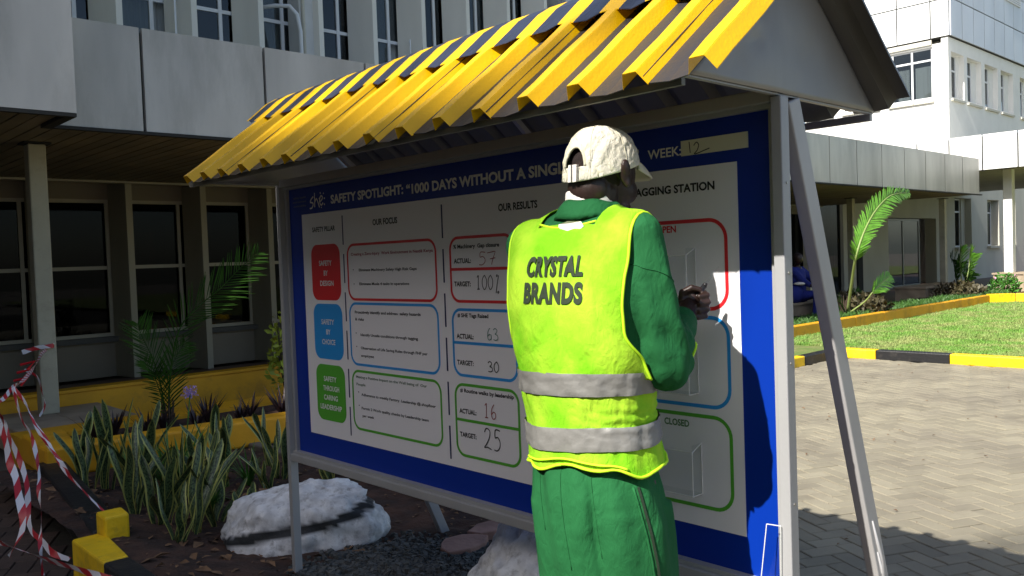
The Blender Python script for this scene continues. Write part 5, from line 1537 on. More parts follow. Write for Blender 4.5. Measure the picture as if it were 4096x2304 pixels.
for k in range(3):
    c = Vector((2.02 - .03 * k, 8.78, .55 - .07 * k)); b.tube([c, c + Vector((.12, -.02, .02)), c + Vector((.05, -.03, -.05))], .012, 5)
b.build('tape_knot', M['txt_red'], t)
t = thing('barrier_tape', (0.6, 4.6, 0.1), 'taut red and white barrier tape crossing the bottom left corner', 'barrier tape')
FTAPE = [(0.892, 4.65, .13), (0.898, 4.431, .15), (0.923, 4.248, .158), (0.945, 4.068, .164), (0.973, 3.882, .172), (1.002, 3.695, .182), (1.045, 3.494, .18), (1.10, 3.2, .18)]
ribbon('tape_strip', FTAPE, .042, (0, .2, 1), twist=lambda t: .9 * math.sin(t * 4), parent=t)
# ------------------------------------------------------------------ the worker at the board
def voxel(b, size, smooth_it=6, fac=.5):
    """union of overlapping closed pieces -> one continuous surface"""
    me = b.mesh('tmp', [])
    o = bpy.data.objects.new('tmp', me); C.objects.link(o)
    r = o.modifiers.new('r', 'REMESH'); r.mode = 'VOXEL'; r.voxel_size = size; r.use_smooth_shade = True
    s = o.modifiers.new('s', 'SMOOTH'); s.iterations = smooth_it; s.factor = fac
    dg = bpy.context.evaluated_depsgraph_get()
    out = bpy.data.meshes.new_from_object(o.evaluated_get(dg))
    bpy.data.objects.remove(o); bpy.data.meshes.remove(me)
    return out
def chain(b, pts, rad, n=16):
    """smooth tapered limb with round joints; rad may hold (ra, rb)"""
    b.tube(pts, rad, n)
    for p, r in zip(pts, rad): b.sphere(p, r * 1.0, 14, 10)
def displace(me, fn):
    me.update()
    n = len(me.vertices); co = np.empty(n * 3, 'f'); me.vertices.foreach_get('co', co); co = co.reshape(-1, 3)
    no = np.empty(n * 3, 'f'); me.vertex_normals.foreach_get('vector', no); no = no.reshape(-1, 3)
    out = co.copy()
    for i in range(n):
        d = fn(co[i], no[i])
        if d: out[i] = co[i] + no[i] * d
    me.vertices.foreach_set('co', out.reshape(-1)); me.update()
def finish(name, me, m, parent, smooth=True):
    me.name = name; me.materials.clear(); me.materials.append(m)
    if smooth: me.polygons.foreach_set('use_smooth', [True] * len(me.polygons))
    return link(name, me, parent)

A0 = math.radians(5)
Fv = Vector((math.cos(A0), math.sin(A0), 0)); Rv = Vector((math.sin(A0), -math.cos(A0), 0))
C0 = Vector((1.559, 1.391, 0))
man = thing('person', (1.57, 1.38, SOIL), 'man in green overalls and lime safety vest, standing and writing at the board', 'person')
def interp(tab, z):
    if z <= tab[0][0]: return tab[0][1:]
    for i in range(len(tab) - 1):
        if z <= tab[i + 1][0]:
            t = (z - tab[i][0]) / (tab[i + 1][0] - tab[i][0]); t = t * t * (3 - 2 * t) * .5 + t * .5
            return tuple(lerp(p, q, t) for p, q in zip(tab[i][1:], tab[i + 1][1:]))
    return tab[-1][1:]
#        z     a     b    shift(image right)  df
TOR = [(.80, .156, .122, .010, .0), (.86, .156, .122, .008, .0), (.95, .152, .118, .004, -.004), (1.05, .158, .120, .000, -.008), (1.15, .182, .126, .0, -.012), (1.25, .194, .126, .0, -.012),
       (1.33, .200, .120, .0, -.006), (1.38, .192, .108, .0, .002), (1.415, .178, .094, .0, .010), (1.44, .152, .084, .0, .018), (1.462, .108, .072, .0, .024), (1.48, .070, .064, .0, .030)]
IMR = Vector((.69, -.724, 0))
def tor_c(z):
    a, b_, s, df = interp(TOR, z); return C0 + IMR * s + Fv * df + Vector((0, 0, z)), a, b_
def tor(t, z, off=0):
    c, a, b_ = tor_c(z); st_, ct = math.sin(t), math.cos(t); e = .86
    r = (a + off) * math.copysign(abs(st_) ** e, st_); f = -(b_ + off) * math.copysign(abs(ct) ** e, ct)
    return c + Rv * r + Fv * f
def torso_rings(zs, off, n=40): return [[tuple(tor(2 * math.pi * k / n, z, off)) for k in range(n)] for z in zs]

# --- body (head, neck, trunk, arms, hands, legs) as one surface
HB = math.radians(0); hf = Vector((math.cos(HB), math.sin(HB), 0)); hr = Vector((math.sin(HB), -math.cos(HB), 0))
HC = Vector((1.613, 1.380, 1.578))
def H(f, r, u): return HC + hf * f + hr * r + Vector((0, 0, u))
def ell(b, c, rf, rr_, ru, n=24, m_=16, fa=None, ra=None, tilt=0):
    fa = fa or hf; ra = ra or hr; s = MB(); s.sphere((0, 0, 0), 1, n, m_)
    ct, st_ = math.cos(tilt), math.sin(tilt)
    vs = []
    for p in s.v:
        x, y, z = p[0] * rf, p[1] * rr_, p[2] * ru
        x, z = x * ct - z * st_, x * st_ + z * ct
        vs.append(tuple(c + fa * x + ra * y + Vector((0, 0, z))))
    b.add(vs, s.f)
body = MB()
ell(body, H(.003, 0, .002), .088, .074, .083)
ell(body, H(.030, 0, -.045), .066, .062, .078)
ell(body, H(.068, 0, -.098), .026, .030, .022)
ell(body, H(-.05, 0, -.055), .045, .055, .06)
ell(body, H(.028, 0, -.018), .066, .069, .060)
for s in (-1, 1):
    ell(body, H(.046, .046 * s, -.060), .032, .016, .032)
    ell(body, H(.080, .030 * s, .012), .014, .026, .010)
    ell(body, H(-.006, .080 * s, -.022), .021, .009, .033, tilt=.25)
    ell(body, H(-.012, .089 * s, -.008), .014, .006, .020, tilt=.3)
    ell(body, H(-.002, .082 * s, -.046), .010, .008, .012)
body.tube([H(.088, 0, .01), H(.104, 0, -.025), H(.108, 0, -.036)], [.008, .011, .014], 12); body.sphere(tuple(H(.104, 0, -.036)), .014, 10, 8)
for s in (-1, 1): body.sphere(tuple(H(.096, .013 * s, -.040)), .010, 10, 8)
ell(body, H(.088, 0, -.064), .014, .026, .008); ell(body, H(.086, 0, -.078), .014, .023, .008)
chain(body, [C0 + Vector((.0, 0, 1.40)), C0 + Vector((.022, -.004, 1.46)), H(-.022, 0, -.06)], [.070, .058, .058])
body.loft(torso_rings([.82, .9, 1.0, 1.1, 1.2, 1.3, 1.37, 1.41, 1.44], -.03, 28))
S_R, E_R, W_R = Vector((1.560, 1.227, 1.402)), Vector((1.608, 1.205, 1.110)), Vector((1.838, 1.302, 1.200))
S_L, E_L, W_L = Vector((1.535, 1.568, 1.390)), Vector((1.66, 1.62, 1.12)), Vector((1.842, 1.505, 1.165))
for (S_, E_, W_) in ((S_R, E_R, W_R), (S_L, E_L, W_L)):
    chain(body, [S_, S_.lerp(E_, .5), E_], [.046, .040, .036]); chain(body, [E_, E_.lerp(W_, .45), W_], [.036, .035, .024])
# right hand holding the pen
PR = Vector((1.880, 1.314, 1.224))
chain(body, [W_R, W_R.lerp(PR, .6)], [.024, .026])
ell(body, PR, .020, .026, .038, fa=Vector((1, 0, 0)), ra=Vector((0, 1, 0)))
for k in range(4):
    z = 1.249 - .0185 * k; L_ = (1.0, 1.06, 1.0, .85)[k]
    p0 = Vector((1.884, 1.316, z)); p1 = Vector((1.902, 1.316 - .033 * L_, z + .003)); p2 = Vector((1.888, 1.316 - .050 * L_, z - .001)); p3 = Vector((1.866, 1.316 - .040 * L_, z - .004))
    chain(body, [p0, p1, p2, p3], [.0095, .0088, .0082, .0074], 10)
chain(body, [Vector((1.860, 1.328, 1.226)), Vector((1.858, 1.322, 1.256)), Vector((1.868, 1.300, 1.268)), Vector((1.882, 1.285, 1.262))], [.013, .0105, .0095, .0082], 10)
# left hand steadying the tag
PL = Vector((1.893, 1.487, 1.178))
chain(body, [W_L, W_L.lerp(PL, .6)], [.024, .026])
ell(body, PL, .018, .030, .034, fa=Vector((1, 0, 0)), ra=Vector((0, 1, 0)))
for k in range(4):
    z = 1.200 - .0175 * k; L_ = (.95, 1.05, 1.0, .82)[k]
    p0 = Vector((1.898, 1.480, z)); chain(body, [p0, Vector((1.916, 1.480 - .034 * L_, z + .004)), Vector((1.925, 1.480 - .058 * L_, z + .004)), Vector((1.922, 1.480 - .076 * L_, z))], [.0095, .0085, .008, .007], 10)
chain(body, [Vector((1.882, 1.480, 1.19)), Vector((1.884, 1.463, 1.216)), Vector((1.900, 1.443, 1.222)), Vector((1.914, 1.431, 1.216))], [.013, .0105, .0092, .008], 10)
# legs and feet
def leg_c(s, z):
    k = min(1, max(0, (.84 - z) / .26)); sh = .002 + .020 * k
    w_ = .088 if z > .3 else .088 + .02 * (.3 - z)
    return C0 + IMR * sh + Rv * (s * w_) + Fv * (.01 if z > .45 else .01 - .02 * (.45 - z)) + Vector((0, 0, z))
for s in (-1, 1):
    chain(body, [leg_c(s, .80), leg_c(s, .48), leg_c(s, .20), leg_c(s, -.03)], [.078, .052, .050, .038])
    body.sphere(tuple(leg_c(s, -.06) + Fv * .04), (.07, .04, .035), 12, 8)
bm_ = voxel(body, .0036, 3, .4)
finish('body', bm_, M['skin'], man)
# eyes
for s in (-1, 1):
    b = MB(); b.sphere(tuple(H(.083, .031 * s, -.002)), .0125, 12, 8); b.build('eye', mat('eye_white' + str(s), (.6, .58, .55), .3), man, True)
# short hair
b = MB(); ell(b, H(-.001, 0, .003), .0835, .0745, .083, 30, 20)
b.build('hair', mat('short_black_hair', (.030, .018, .016), .9, var=.4, vscale=200, bump=.6, bscale=700), man, True)

# --- jacket
jk = MB(); zs = [.888, .91, .95, 1.02, 1.1, 1.18, 1.25, 1.31, 1.35, 1.38, 1.40, 1.42, 1.435, 1.45, 1.462, 1.474]
jk.loft(torso_rings(zs, 0.0, 48))
def limb(b, pts, rad): chain(b, pts, rad, 18)
limb(jk, [S_R + Vector((-.004, .03, .004)), S_R, S_R.lerp(E_R, .3) + Vector((-.006, -.004, 0)), S_R.lerp(E_R, .65) + Vector((-.004, -.004, 0)), E_R + Vector((0, 0, .02)), E_R + Vector((.02, .0, -.008))], [.058, .059, .060, .061, .064, .062])
limb(jk, [E_R, E_R.lerp(W_R, .25), E_R.lerp(W_R, .5), E_R.lerp(W_R, .8)], [.063, .058, .050, .042])
limb(jk, [S_L + Vector((-.004, -.03, .004)), S_L, S_L.lerp(E_L, .35), S_L.lerp(E_L, .7), E_L], [.058, .056, .058, .058, .060])
limb(jk, [E_L, E_L.lerp(W_L, .3), E_L.lerp(W_L, .8)], [.060, .054, .040])
jm = voxel(jk, .0065, 8, .5)
def jfold(co, no):
    x, y, z = co
    d = .0035 * fbm((x, y, z * .6), 9, 2)
    # sleeve folds: gathered at the elbow and under the shoulder
    e = Vector(co) - E_R
    if y < 1.27 and z < 1.42:
        g_ = math.exp(-(e.length / .14) ** 2)
        d += (.0050 * g_) * math.sin((z * 1.0 + x * .9 + y * .4) * 70 + 2.2 * fbm((x, y, z), 6, 2))
        pc = Vector(co) - S_R.lerp(E_R, max(0, min(1, (S_R.z - z) / .3))); ph = math.atan2(pc.y, pc.x)
        d += .0055 * math.exp(-((z - 1.22) / .15) ** 2) * math.sin(ph * 5 + z * 7 + 1.6 * fbm((x * .6, y * .6, z * .35), 5, 2)) * (1 if x < 1.72 else 0)
    return d
displace(jm, jfold)
finish('jacket', jm, M['green_cloth'], man)
# shoulder seam of the right sleeve
bv_j = BVHTree.FromPolygons([tuple(v.co) for v in jm.vertices], [tuple(p.vertices) for p in jm.polygons])
def on_mesh(bv, p, off):
    q, n, i, d = bv.find_nearest(p)
    return q + n * off
b = MB()
pts = []
ax = (E_R - S_R).normalized(); u0 = ax.cross(Vector((1, 0, 0))).normalized(); u1 = ax.cross(u0)
c_ = S_R.lerp(E_R, .24)
for k in range(41):
    a = 2 * math.pi * k / 40
    pts.append(on_mesh(bv_j, c_ + (u0 * math.cos(a) + u1 * math.sin(a)) * .09 + ax * (.045 * math.sin(a + 2.4)), .0008))
b.tube(pts, .0011, 5, cap=False); b.build('sleeve_seam', M['green_cloth'], man, True)
# collar
NC = C0 + Vector((.022, -.002, 0))
def ringc(c, z, a, b_, n=36, fr=0.0, t0=0, t1=2 * math.pi, closed=True):
    out = []
    for k in range(n if closed else n + 1):
        t = t0 + (t1 - t0) * k / n
        out.append(c + Rv * (a * math.sin(t)) - Fv * (b_ * math.cos(t)) + Vector((0, 0, z + fr * math.cos(t))))
    return out
b = MB()
n = 40; rows = []
for (z, a, b_, fr) in ((1.465, .066, .062, .006), (1.480, .067, .063, .008), (1.487, .070, .067, .008), (1.478, .079, .076, .006), (1.460, .091, .086, .002), (1.452, .098, .091, -.001), (1.454, .094, .087, -.001)):
    rows.append([tuple(p + Vector((0, 0, .002 * math.sin(k * .8)))) for k, p in enumerate(ringc(NC, z, a, b_, n, fr, -2.75, 2.75, False))])
b.loft(rows, cap=False, closed=False)
o = b.build('collar', M['green_cloth'], man, True); sl = o.modifiers.new('s', 'SOLIDIFY'); sl.thickness = .002
b = MB(); b.loft([[tuple(p) for p in ringc(NC, z, a, a - .002, 36, fr)] for (z, a, fr) in ((1.45, .063, 0), (1.490, .0635, .010), (1.508, .0615, .012), (1.510, .0595, .012), (1.49, .058, .008))], cap=False)
b.build('undershirt', M['tshirt'], man, True)

# --- trousers
tr = MB()
def ring_t(c, a, b_, n=36): return [tuple(c + Rv * (a * math.sin(2 * math.pi * k / n)) - Fv * (b_ * math.cos(2 * math.pi * k / n))) for k in range(n)]
def pel(z):
    k = min(1, max(0, (.84 - z) / .26)); return C0 + IMR * (.002 + .020 * k) + Vector((0, 0, z))
tr.loft([ring_t(pel(z), a, b_) for (z, a, b_) in ((.46, .145, .095), (.56, .168, .115), (.64, .184, .128), (.72, .186, .136), (.79, .175, .136), (.84, .164, .130), (.87, .156, .124), (.905, .146, .116))])
for s in (-1, 1):
    tr.loft([ring_t(leg_c(s, z), a, b_) for (z, a, b_) in ((-.065, .078, .098), (-.04, .076, .095), (.05, .070, .086), (.26, .078, .090), (.45, .084, .098), (.58, .092, .112), (.68, .092, .124), (.76, .09, .126))])
tm = voxel(tr, .008, 5, .5)
def tfold(co, no):
    x, y, z = co; p = Vector((x, y, 0)) - Vector((pel(z).x, pel(z).y, 0)); r = p.dot(Rv); f = p.dot(Fv)
    an = math.atan2(r, -f)
    up_ = max(0, (z - .45)) / .4
    d = .0045 * math.sin(an * 11 + 2 * fbm((x, y, z), 3, 2) + z * 5) * min(1, up_)
    d += .006 * fbm((x, y, z * .35), 8, 2)
    d += -.012 * math.exp(-((r - .075) / .008) ** 2) * (1 if f < 0 else 0) * min(1, max(0, (.88 - z) * 8)) * math.exp(-((z - .74) / .14) ** 2)
    return d
displace(tm, tfold)
finish('trousers', tm, M['green_cloth'], man)
bv_t = BVHTree.FromPolygons([tuple(v.co) for v in tm.vertices], [tuple(p.vertices) for p in tm.polygons])
# seams of the trousers
def surf_t(r, z, off=.0006):
    p = pel(z) + Rv * r - Fv * .35; q = bv_t.ray_cast(p, Fv)
    return q[0] + q[1] * off if q[0] else None
for (r0, r1, za, zb) in ((-.004, .0, .86, .62), (-.085, -.078, .86, .70), (.072, .082, .86, .66)):
    pp = [surf_t(lerp(r0, r1, k / 16), lerp(za, zb, k / 16)) for k in range(17)]
    pp = [p for p in pp if p]
    if len(pp) > 4:
        b = MB(); b.tube(pp, .0011, 4); b.build('seam', M['zip'] if 0 else M['green_cloth'], man, True)
# side pocket opening with zip
b = MB(); pts = []
for k in range(15):
    t = k / 14; z = .825 - .26 * t; an = 1.28 + .16 * t
    p = pel(z) + Rv * (.3 * math.sin(an)) - Fv * (.3 * math.cos(an)); q = bv_t.ray_cast(p, (pel(z) - p).normalized())[0]
    pts.append((q if q else p) + (p - pel(z)).normalized() * .002)
b.tube(pts, .0035, 6); b.build('pocket_zip', M['zip'], man)
pts2 = [p + Vector((.0, .0, 0)) - (IMR * .012) for p in pts]
b = MB(); b.tube([on_mesh(bv_t, p, .001) for p in pts2], .003, 6); b.build('pocket_edge', M['green_cloth'], man, True)
for s in (-1, 1):
    b = MB()
    c = leg_c(s, SOIL + .005) + Fv * .045
    rr_ = []
    for (u, w_, h0, h1) in ((-.125, .025, .012, .06), (-.10, .038, .005, .085), (-.04, .042, .003, .10), (.03, .045, .003, .08), (.09, .047, .004, .055), (.13, .036, .008, .040), (.15, .015, .014, .030)):
        rr_.append([tuple(c + Fv * u + Rv * (w_ * math.cos(2 * math.pi * k / 16)) + Vector((0, 0, (h0 + h1) / 2 + (h1 - h0) / 2 * math.sin(2 * math.pi * k / 16)))) for k in range(16)])
    b.loft(rr_); b.build('shoe', M['shoe'], man, True)

# --- safety vest
tb = MB(); tb.loft(torso_rings([.76 + .01 * k for k in range(73)], 0, 72)); 
bv_v = BVHTree.FromPolygons([tuple(Vector(v)) for v in tb.v], tb.f)
def vz(z, t):   # outward looseness of the vest
    lo = max(0, (.98 - z) / .15)
    side = max(0, math.sin(t)) ** 2
    return .010 + .004 * lo * lo + .008 * lo * side + .004 * fbm((t * 2.2, z * 3.0, 0), 1.6, 3) + .0032 * math.exp(-((z - .985) / .03) ** 2) * math.sin(z * 260 + t * 3 + 3 * fbm((t, z, 7), 2)) * max(0, math.sin(t)) + .0025 * math.exp(-((z - 1.03) / .05) ** 2) * math.sin(t * 14 + z * 40 + 3 * fbm((t * 2, z * 6, 3), 1.5)) + .0035 * math.sin(t * 9 + 2 * fbm((t, z * 5, 2), 1.2)) * lo * .5
def vtor(t, z, extra=0):
    return tor(t, z, vz(z, t) + extra)
ZT = 1.092
vb = MB(); n = 160; zz = [.862 + (ZT - .862) * k / 34 for k in range(35)]
def zhem(t): return .010 * math.sin(t * 3 + .5) + .006 * math.sin(t * 8 + 1)
rows = [[tuple(vtor(2 * math.pi * k / n, z + zhem(2 * math.pi * k / n) * max(0, 1 - (z - .862) / .05))) for k in range(n)] for z in zz]
vb.loft(rows, cap=False)
# upper part: over the shoulders, projected on the trunk
def wv(z):
    tabw = [(ZT - .014, .192), (1.105, .186), (1.13, .174), (1.18, .160), (1.25, .162), (1.33, .167), (1.39, .176), (1.5, .180)]
    return interp([(a, c) for a, c in tabw], z)[0]
def hitv(r, s, side_shift=0, off=.012):
    """s 0..1 back to front over the shoulder"""
    base = C0 + Rv * r
    if s < .42:
        z = ZT - .014 + (1.335 - ZT + .004) * (s / .42); c = base + Vector((0, 0, z)); d = -Fv
    elif s > .58:
        z = 1.335 - (1.335 - ZT + .004) * ((s - .58) / .42); c = base + Vector((0, 0, z)); d = Fv
    else:
        a = math.pi * (s - .42) / .16; c = base + Vector((0, 0, 1.335)); d = -Fv * math.cos(a) + Vector((0, 0, math.sin(a)))
    o_ = c + d * .5
    q, nn, i, di = bv_v.ray_cast(o_, -d)
    if abs(r) > .10:
        q2 = bv_j.ray_cast(c + d * .22, -d)
        if q2[0] is not None and (q is None or (q2[0] - q).dot(d) > 0):
            k_ = min(1, (abs(r) - .10) / .03)
            if q is None or k_ >= 1: q, nn = q2[0], q2[1]
            else: q = q.lerp(q2[0], k_)
    if q is None: return None, d
    return q + nn * off, d
NU, NS = 64, 120
pts = {}
for i in range(NU + 1):
    for j in range(NS + 1):
        s = j / NS
        z = ZT - .014 + (1.335 - ZT + .004) * min(1, s / .42) if s < .5 else ZT - .014 + (1.335 - ZT + .004) * min(1, (1 - s) / .42)
        if .42 < s < .58: z = 1.40
        w_ = wv(z); u = i / NU * 2 - 1; r = u * w_
        q, d = hitv(r, s, off=.012 + .001 * fbm((u * 3, s * 6, 0), 2))
        if q is None: continue
        # open front
        pts[(i, j)] = (q, r, s)
for _p in range(6):
    new = {}
    for (i, j), (q, r, s) in pts.items():
        nb4 = [pts[k][0] for k in ((i, j - 1), (i, j + 1)) if k in pts]
        if 0 < i < NU: nb4 += [pts[k][0] for k in ((i - 1, j), (i + 1, j)) if k in pts]
        if j in (0, NS) or len(nb4) < 2: new[(i, j)] = (q, r, s)
        else: new[(i, j)] = (q * .5 + sum(nb4, Vector()) / len(nb4) * .5, r, s)
    pts = new
idx = {}; vs = []; fs = []
for k_, (q, r, s) in pts.items(): idx[k_] = len(vs); vs.append(tuple(q))
def cut(r, s, q):
    if q.z > 1.437 - .10 * max(0, abs(r) - .075) and abs(r) < .083 : return True
    if s > .5 and abs(r) < .012 + .35 * max(0, q.z - 1.2): return True
    return False
for i in range(NU):
    for j in range(NS):
        ks = [(i, j), (i + 1, j), (i + 1, j + 1), (i, j + 1)]
        if not all(k in pts for k in ks): continue
        q, r, s = pts[ks[0]]; cq = sum((pts[k][0] for k in ks), Vector()) / 4
        if cut((pts[ks[0]][1] + pts[ks[1]][1]) / 2, s, cq): continue
        fs.append(tuple(idx[k] for k in ks)[::-1])
vb.add(vs, fs)
vest = vb.build('safety_vest', M['vest'], man, True)
sl = vest.modifiers.new('s', 'SOLIDIFY'); sl.thickness = .0016; sl.offset = 0
# bindings
def vbind(pts_, rad, name='vest_binding', m=None):
    b = MB(); b.tube(pts_, rad, 6); p_ = b.mesh(name, [m or M['edge_lime']], True); return part_child(name, p_, vest) if False else link(name, p_, man)
for u in (-1, 1):
    L_ = [pts[(0 if u < 0 else NU, j)][0] for j in range(0, NS + 1) if (0 if u < 0 else NU, j) in pts]
    vbind([p + Rv * (u * .001) for p in L_], .0036)
    # pit of the armhole
    L_ = [vtor(u * (math.pi / 2 + a), ZT - .002 - .012 * math.cos(a * 1.3), .002) for a in [(-.75 + 1.5 * k / 16) for k in range(17)]]
    vbind(L_, .0034)
hem = [vtor(2 * math.pi * k / 120, .864 + zhem(2 * math.pi * k / 120), .002) for k in range(121)]
vbind(hem, .004)
hem2 = [vtor(-.9 + 1.9 * k / 50, .872 + .012 * math.sin(k / 50 * 3.1) + zhem(-.9 + 1.9 * k / 50) * .5, .004 + .004 * math.sin(k / 50 * 3.1)) for k in range(51)]
vbind(hem2, .0032)
# neckline binding along the back
nk = []
for k in range(33):
    r = -.085 + .17 * k / 32; z = 1.437 - .012 * math.cos(r / .085 * math.pi / 2)
    s_ = C0 + Rv * r + Vector((0, 0, z)); q = bv_v.ray_cast(s_ - Fv * .4, Fv)[0]
    if q: nk.append(q - Fv * .010 + Vector((0, 0, .004)))
if len(nk) > 3: vbind(nk, .0035)
b = MB(); c_ = bv_v.ray_cast(C0 + Rv * .02 + Vector((0, 0, 1.43)) - Fv * .4, Fv)[0] - Fv * .018
b.add([tuple(c_ + Rv * u + Vector((0, 0, v)) - Fv * .004 * math.cos(u * 60)) for (u, v) in ((-.035, -.006), (-.03, .008), (.0, .014), (.035, .012), (.042, .0), (.03, -.008), (0, -.01))], [tuple(range(7))])
o = b.build('neck_label', M['tshirt'], man)
# reflective bands
def band_(z0f, z1f, name='reflective_band'):
    b = MB(); n = 150; rows = []
    for j in range(9):
        rows.append([tuple(vtor(2 * math.pi * k / n, lerp(z0f(2 * math.pi * k / n), z1f(2 * math.pi * k / n), j / 8), .0055 + (.0012 if 0 < j < 8 else 0) + .0022 * fbm((k * .25, j * .5, z0f(0) * 9), 1.1, 3))) for k in range(n)])
    b.loft(rows, cap=False); return b.build(name, M['silver'], man, True)
band_(lambda t: 1.037 + .003 * math.sin(t * 2), lambda t: 1.090 + .003 * math.sin(t * 2 + .4))
band_(lambda t: .914 - .010 * math.cos(t + .4) + .004 * math.sin(3 * t), lambda t: .968 - .008 * math.cos(t + .4) + .004 * math.sin(3 * t))
# print on the back
def vest_text(s, r0, r1, z, cap, skew=0.0):
    v_, f_ = font_mesh(s, .055, 4, 1.10)
    x0 = min(p.x for p in v_); x1 = max(p.x for p in v_); sx = (r1 - r0) / (x1 - x0); sz = cap / CAPH
    # subdivide in x by simple bisect
    bm2 = bmesh.new(); vv = [bm2.verts.new((p.x, p.y, 0)) for p in v_]
    for f in f_:
        try: bm2.faces.new([vv[i] for i in f])
        except ValueError: pass
    for k in range(1, 30):
        xx = x0 + (x1 - x0) * k / 30
        bmesh.ops.bisect_plane(bm2, geom=bm2.verts[:] + bm2.edges[:] + bm2.faces[:], plane_co=(xx, 0, 0), plane_no=(1, 0, 0))
    b = MB(); bm2.verts.index_update(); out = []
    for v in bm2.verts:
        r = r0 + (v.co.x - x0) * sx; zc = z + v.co.y * sz + skew * (v.co.x - x0) * sx
        o_ = C0 + Rv * r + Vector((0, 0, zc)) - Fv * .5
        q, nn, _i, _d = bv_v.ray_cast(o_, Fv)
        out.append(tuple(q + nn * .0152))
    b.add(out, [tuple(v.index for v in f.verts) for f in bm2.faces]); bm2.free()
    return b.build('vest_lettering', M['vest_ink'], man)
vest_text('CRYSTAL', -.074, .086, 1.3165, .037, -.0)
vest_text('BRANDS', -.078, .088, 1.2545, .042, -.0)

# --- cap
def rim(phi):   # phi 0 = back of the head
    return lerp(-.040, .012, (1 - math.cos(phi)) / 2)
def cap_pt(phi, s, off=0):
    e = s * math.pi / 2; c_ = math.cos(e) ** .72
    rf, rr_ = .097 + off, .084 + off
    if math.cos(phi) < 0: rf = .108 + off
    z0 = rim(phi); z1 = .098 + off
    seam = .0012 * abs(math.sin(phi * 3)) if s < .97 else 0
    w_ = .0022 * fbm((phi * 2, s * 4, 1), 1.7, 3) + .0018 * fbm((phi * 5, s * 9, 5), 1.9, 2)
    k = 1 + w_ / .1 + seam / .1
    return H(-.004 - rf * math.cos(phi) * c_ * k, rr_ * math.sin(phi) * c_ * k, z0 + (z1 - z0) * (math.sin(e) ** .95) * (1 + w_ * 3))
NP, NSS = 180, 60
cb = MB(); vs = [tuple(cap_pt(2 * math.pi * i / NP, j / NSS)) for j in range(NSS) for i in range(NP)]
top_i = len(vs); vs.append(tuple(cap_pt(0, 1.0)))
def in_open(phi, s):
    ph = (phi + math.pi) % (2 * math.pi) - math.pi
    z = s * math.pi / 2
    return (ph / .38) ** 2 + ((z - .24) / .40) ** 2 < 1 and z > .24
fs = []
for j in range(NSS - 1):
    for i in range(NP):
        if in_open(2 * math.pi * (i + .5) / NP, (j + .5) / NSS): continue
        a = j * NP + i; c_ = j * NP + (i + 1) % NP
        fs.append((a, c_, c_ + NP, a + NP))
for i in range(NP): fs.append(((NSS - 1) * NP + i, (NSS - 1) * NP + (i + 1) % NP, top_i))
cb.add(vs, fs)
capo = thing('cap', (HC.x, HC.y, 1.58), 'worn off white baseball cap with back strap, on the head of the worker', 'cap')
o = cb.build('crown', M['cap_cloth'], capo, True); sl = o.modifiers.new('s', 'SOLIDIFY'); sl.thickness = .002; sl.offset = 1
b = MB(); L_ = []
for k in range(41):
    a = math.pi * k / 40; L_.append(cap_pt(.38 * math.cos(a), (.24 + .40 * math.sin(a)) / (math.pi / 2), .001))
b.tube(L_, .0036, 6); b.build('opening_hem', M['cap_under'], capo, True)
b = MB(); b.loft([[tuple(cap_pt(2 * math.pi * k / 90, s, o_)) for k in range(90)] for (s, o_) in ((.0, -.001), (.0, .0015), (.06, .002), (.115, .0015), (.115, .0))], cap=False)
b.build('band', M['cap_under'], capo, True)
b = MB()
for (p0, p1) in ((-.13, -.02), (.03, .16)):
    r4 = [[tuple(cap_pt(lerp(p0, p1, k / 6), s, o_)) for k in range(7)] for (s, o_) in ((.0, .008), (.17, .008))]
    b.loft(r4, cap=False, closed=False)
b.build('strap_buckle', M['tshirt'], capo)
b = MB(); b.tube([cap_pt(.0, 0.0, .009), cap_pt(.0, .17, .009)], .0015, 5); b.tube([cap_pt(.2, 0.0, .006), cap_pt(.2, .17, .006)], .0012, 5); b.build('strap_wire', M['screw'], capo)
for k in range(6):
    ph = math.radians(30 + 60 * k); b = MB()
    b.tube([cap_pt(ph, .12 + .87 * q / 14, .0022) for q in range(15)], .0010, 4); b.build('panel_seam', M['cap_under'], capo, True)
b = MB(); b.sphere(tuple(cap_pt(0, 1.0) + Vector((0, 0, .002))), (.009, .009, .005), 12, 8); b.build('top_button', M['cap_cloth'], capo, True)
b = MB(); rows = []
for j in range(9):
    t = j / 8; row = []
    for i in range(25):
        u = i / 24 * 2 - 1; phi = math.pi + u * .85
        p = cap_pt(phi, .03, -.001); L_ = .072 * (1 - abs(u) ** 2.6) ** .6 if abs(u) < 1 else 0
        p = p + hf * (L_ * t) + Vector((0, 0, -.030 * t * t * (L_ / .072) - .006 * (abs(u) ** 2) * t - .012 * t))
        row.append(tuple(p))
    rows.append(row)
b.loft(rows, cap=False, closed=False)
o = b.build('brim', M['cap_under'], capo, True); sl = o.modifiers.new('s', 'SOLIDIFY'); sl.thickness = .005; sl.offset = 0

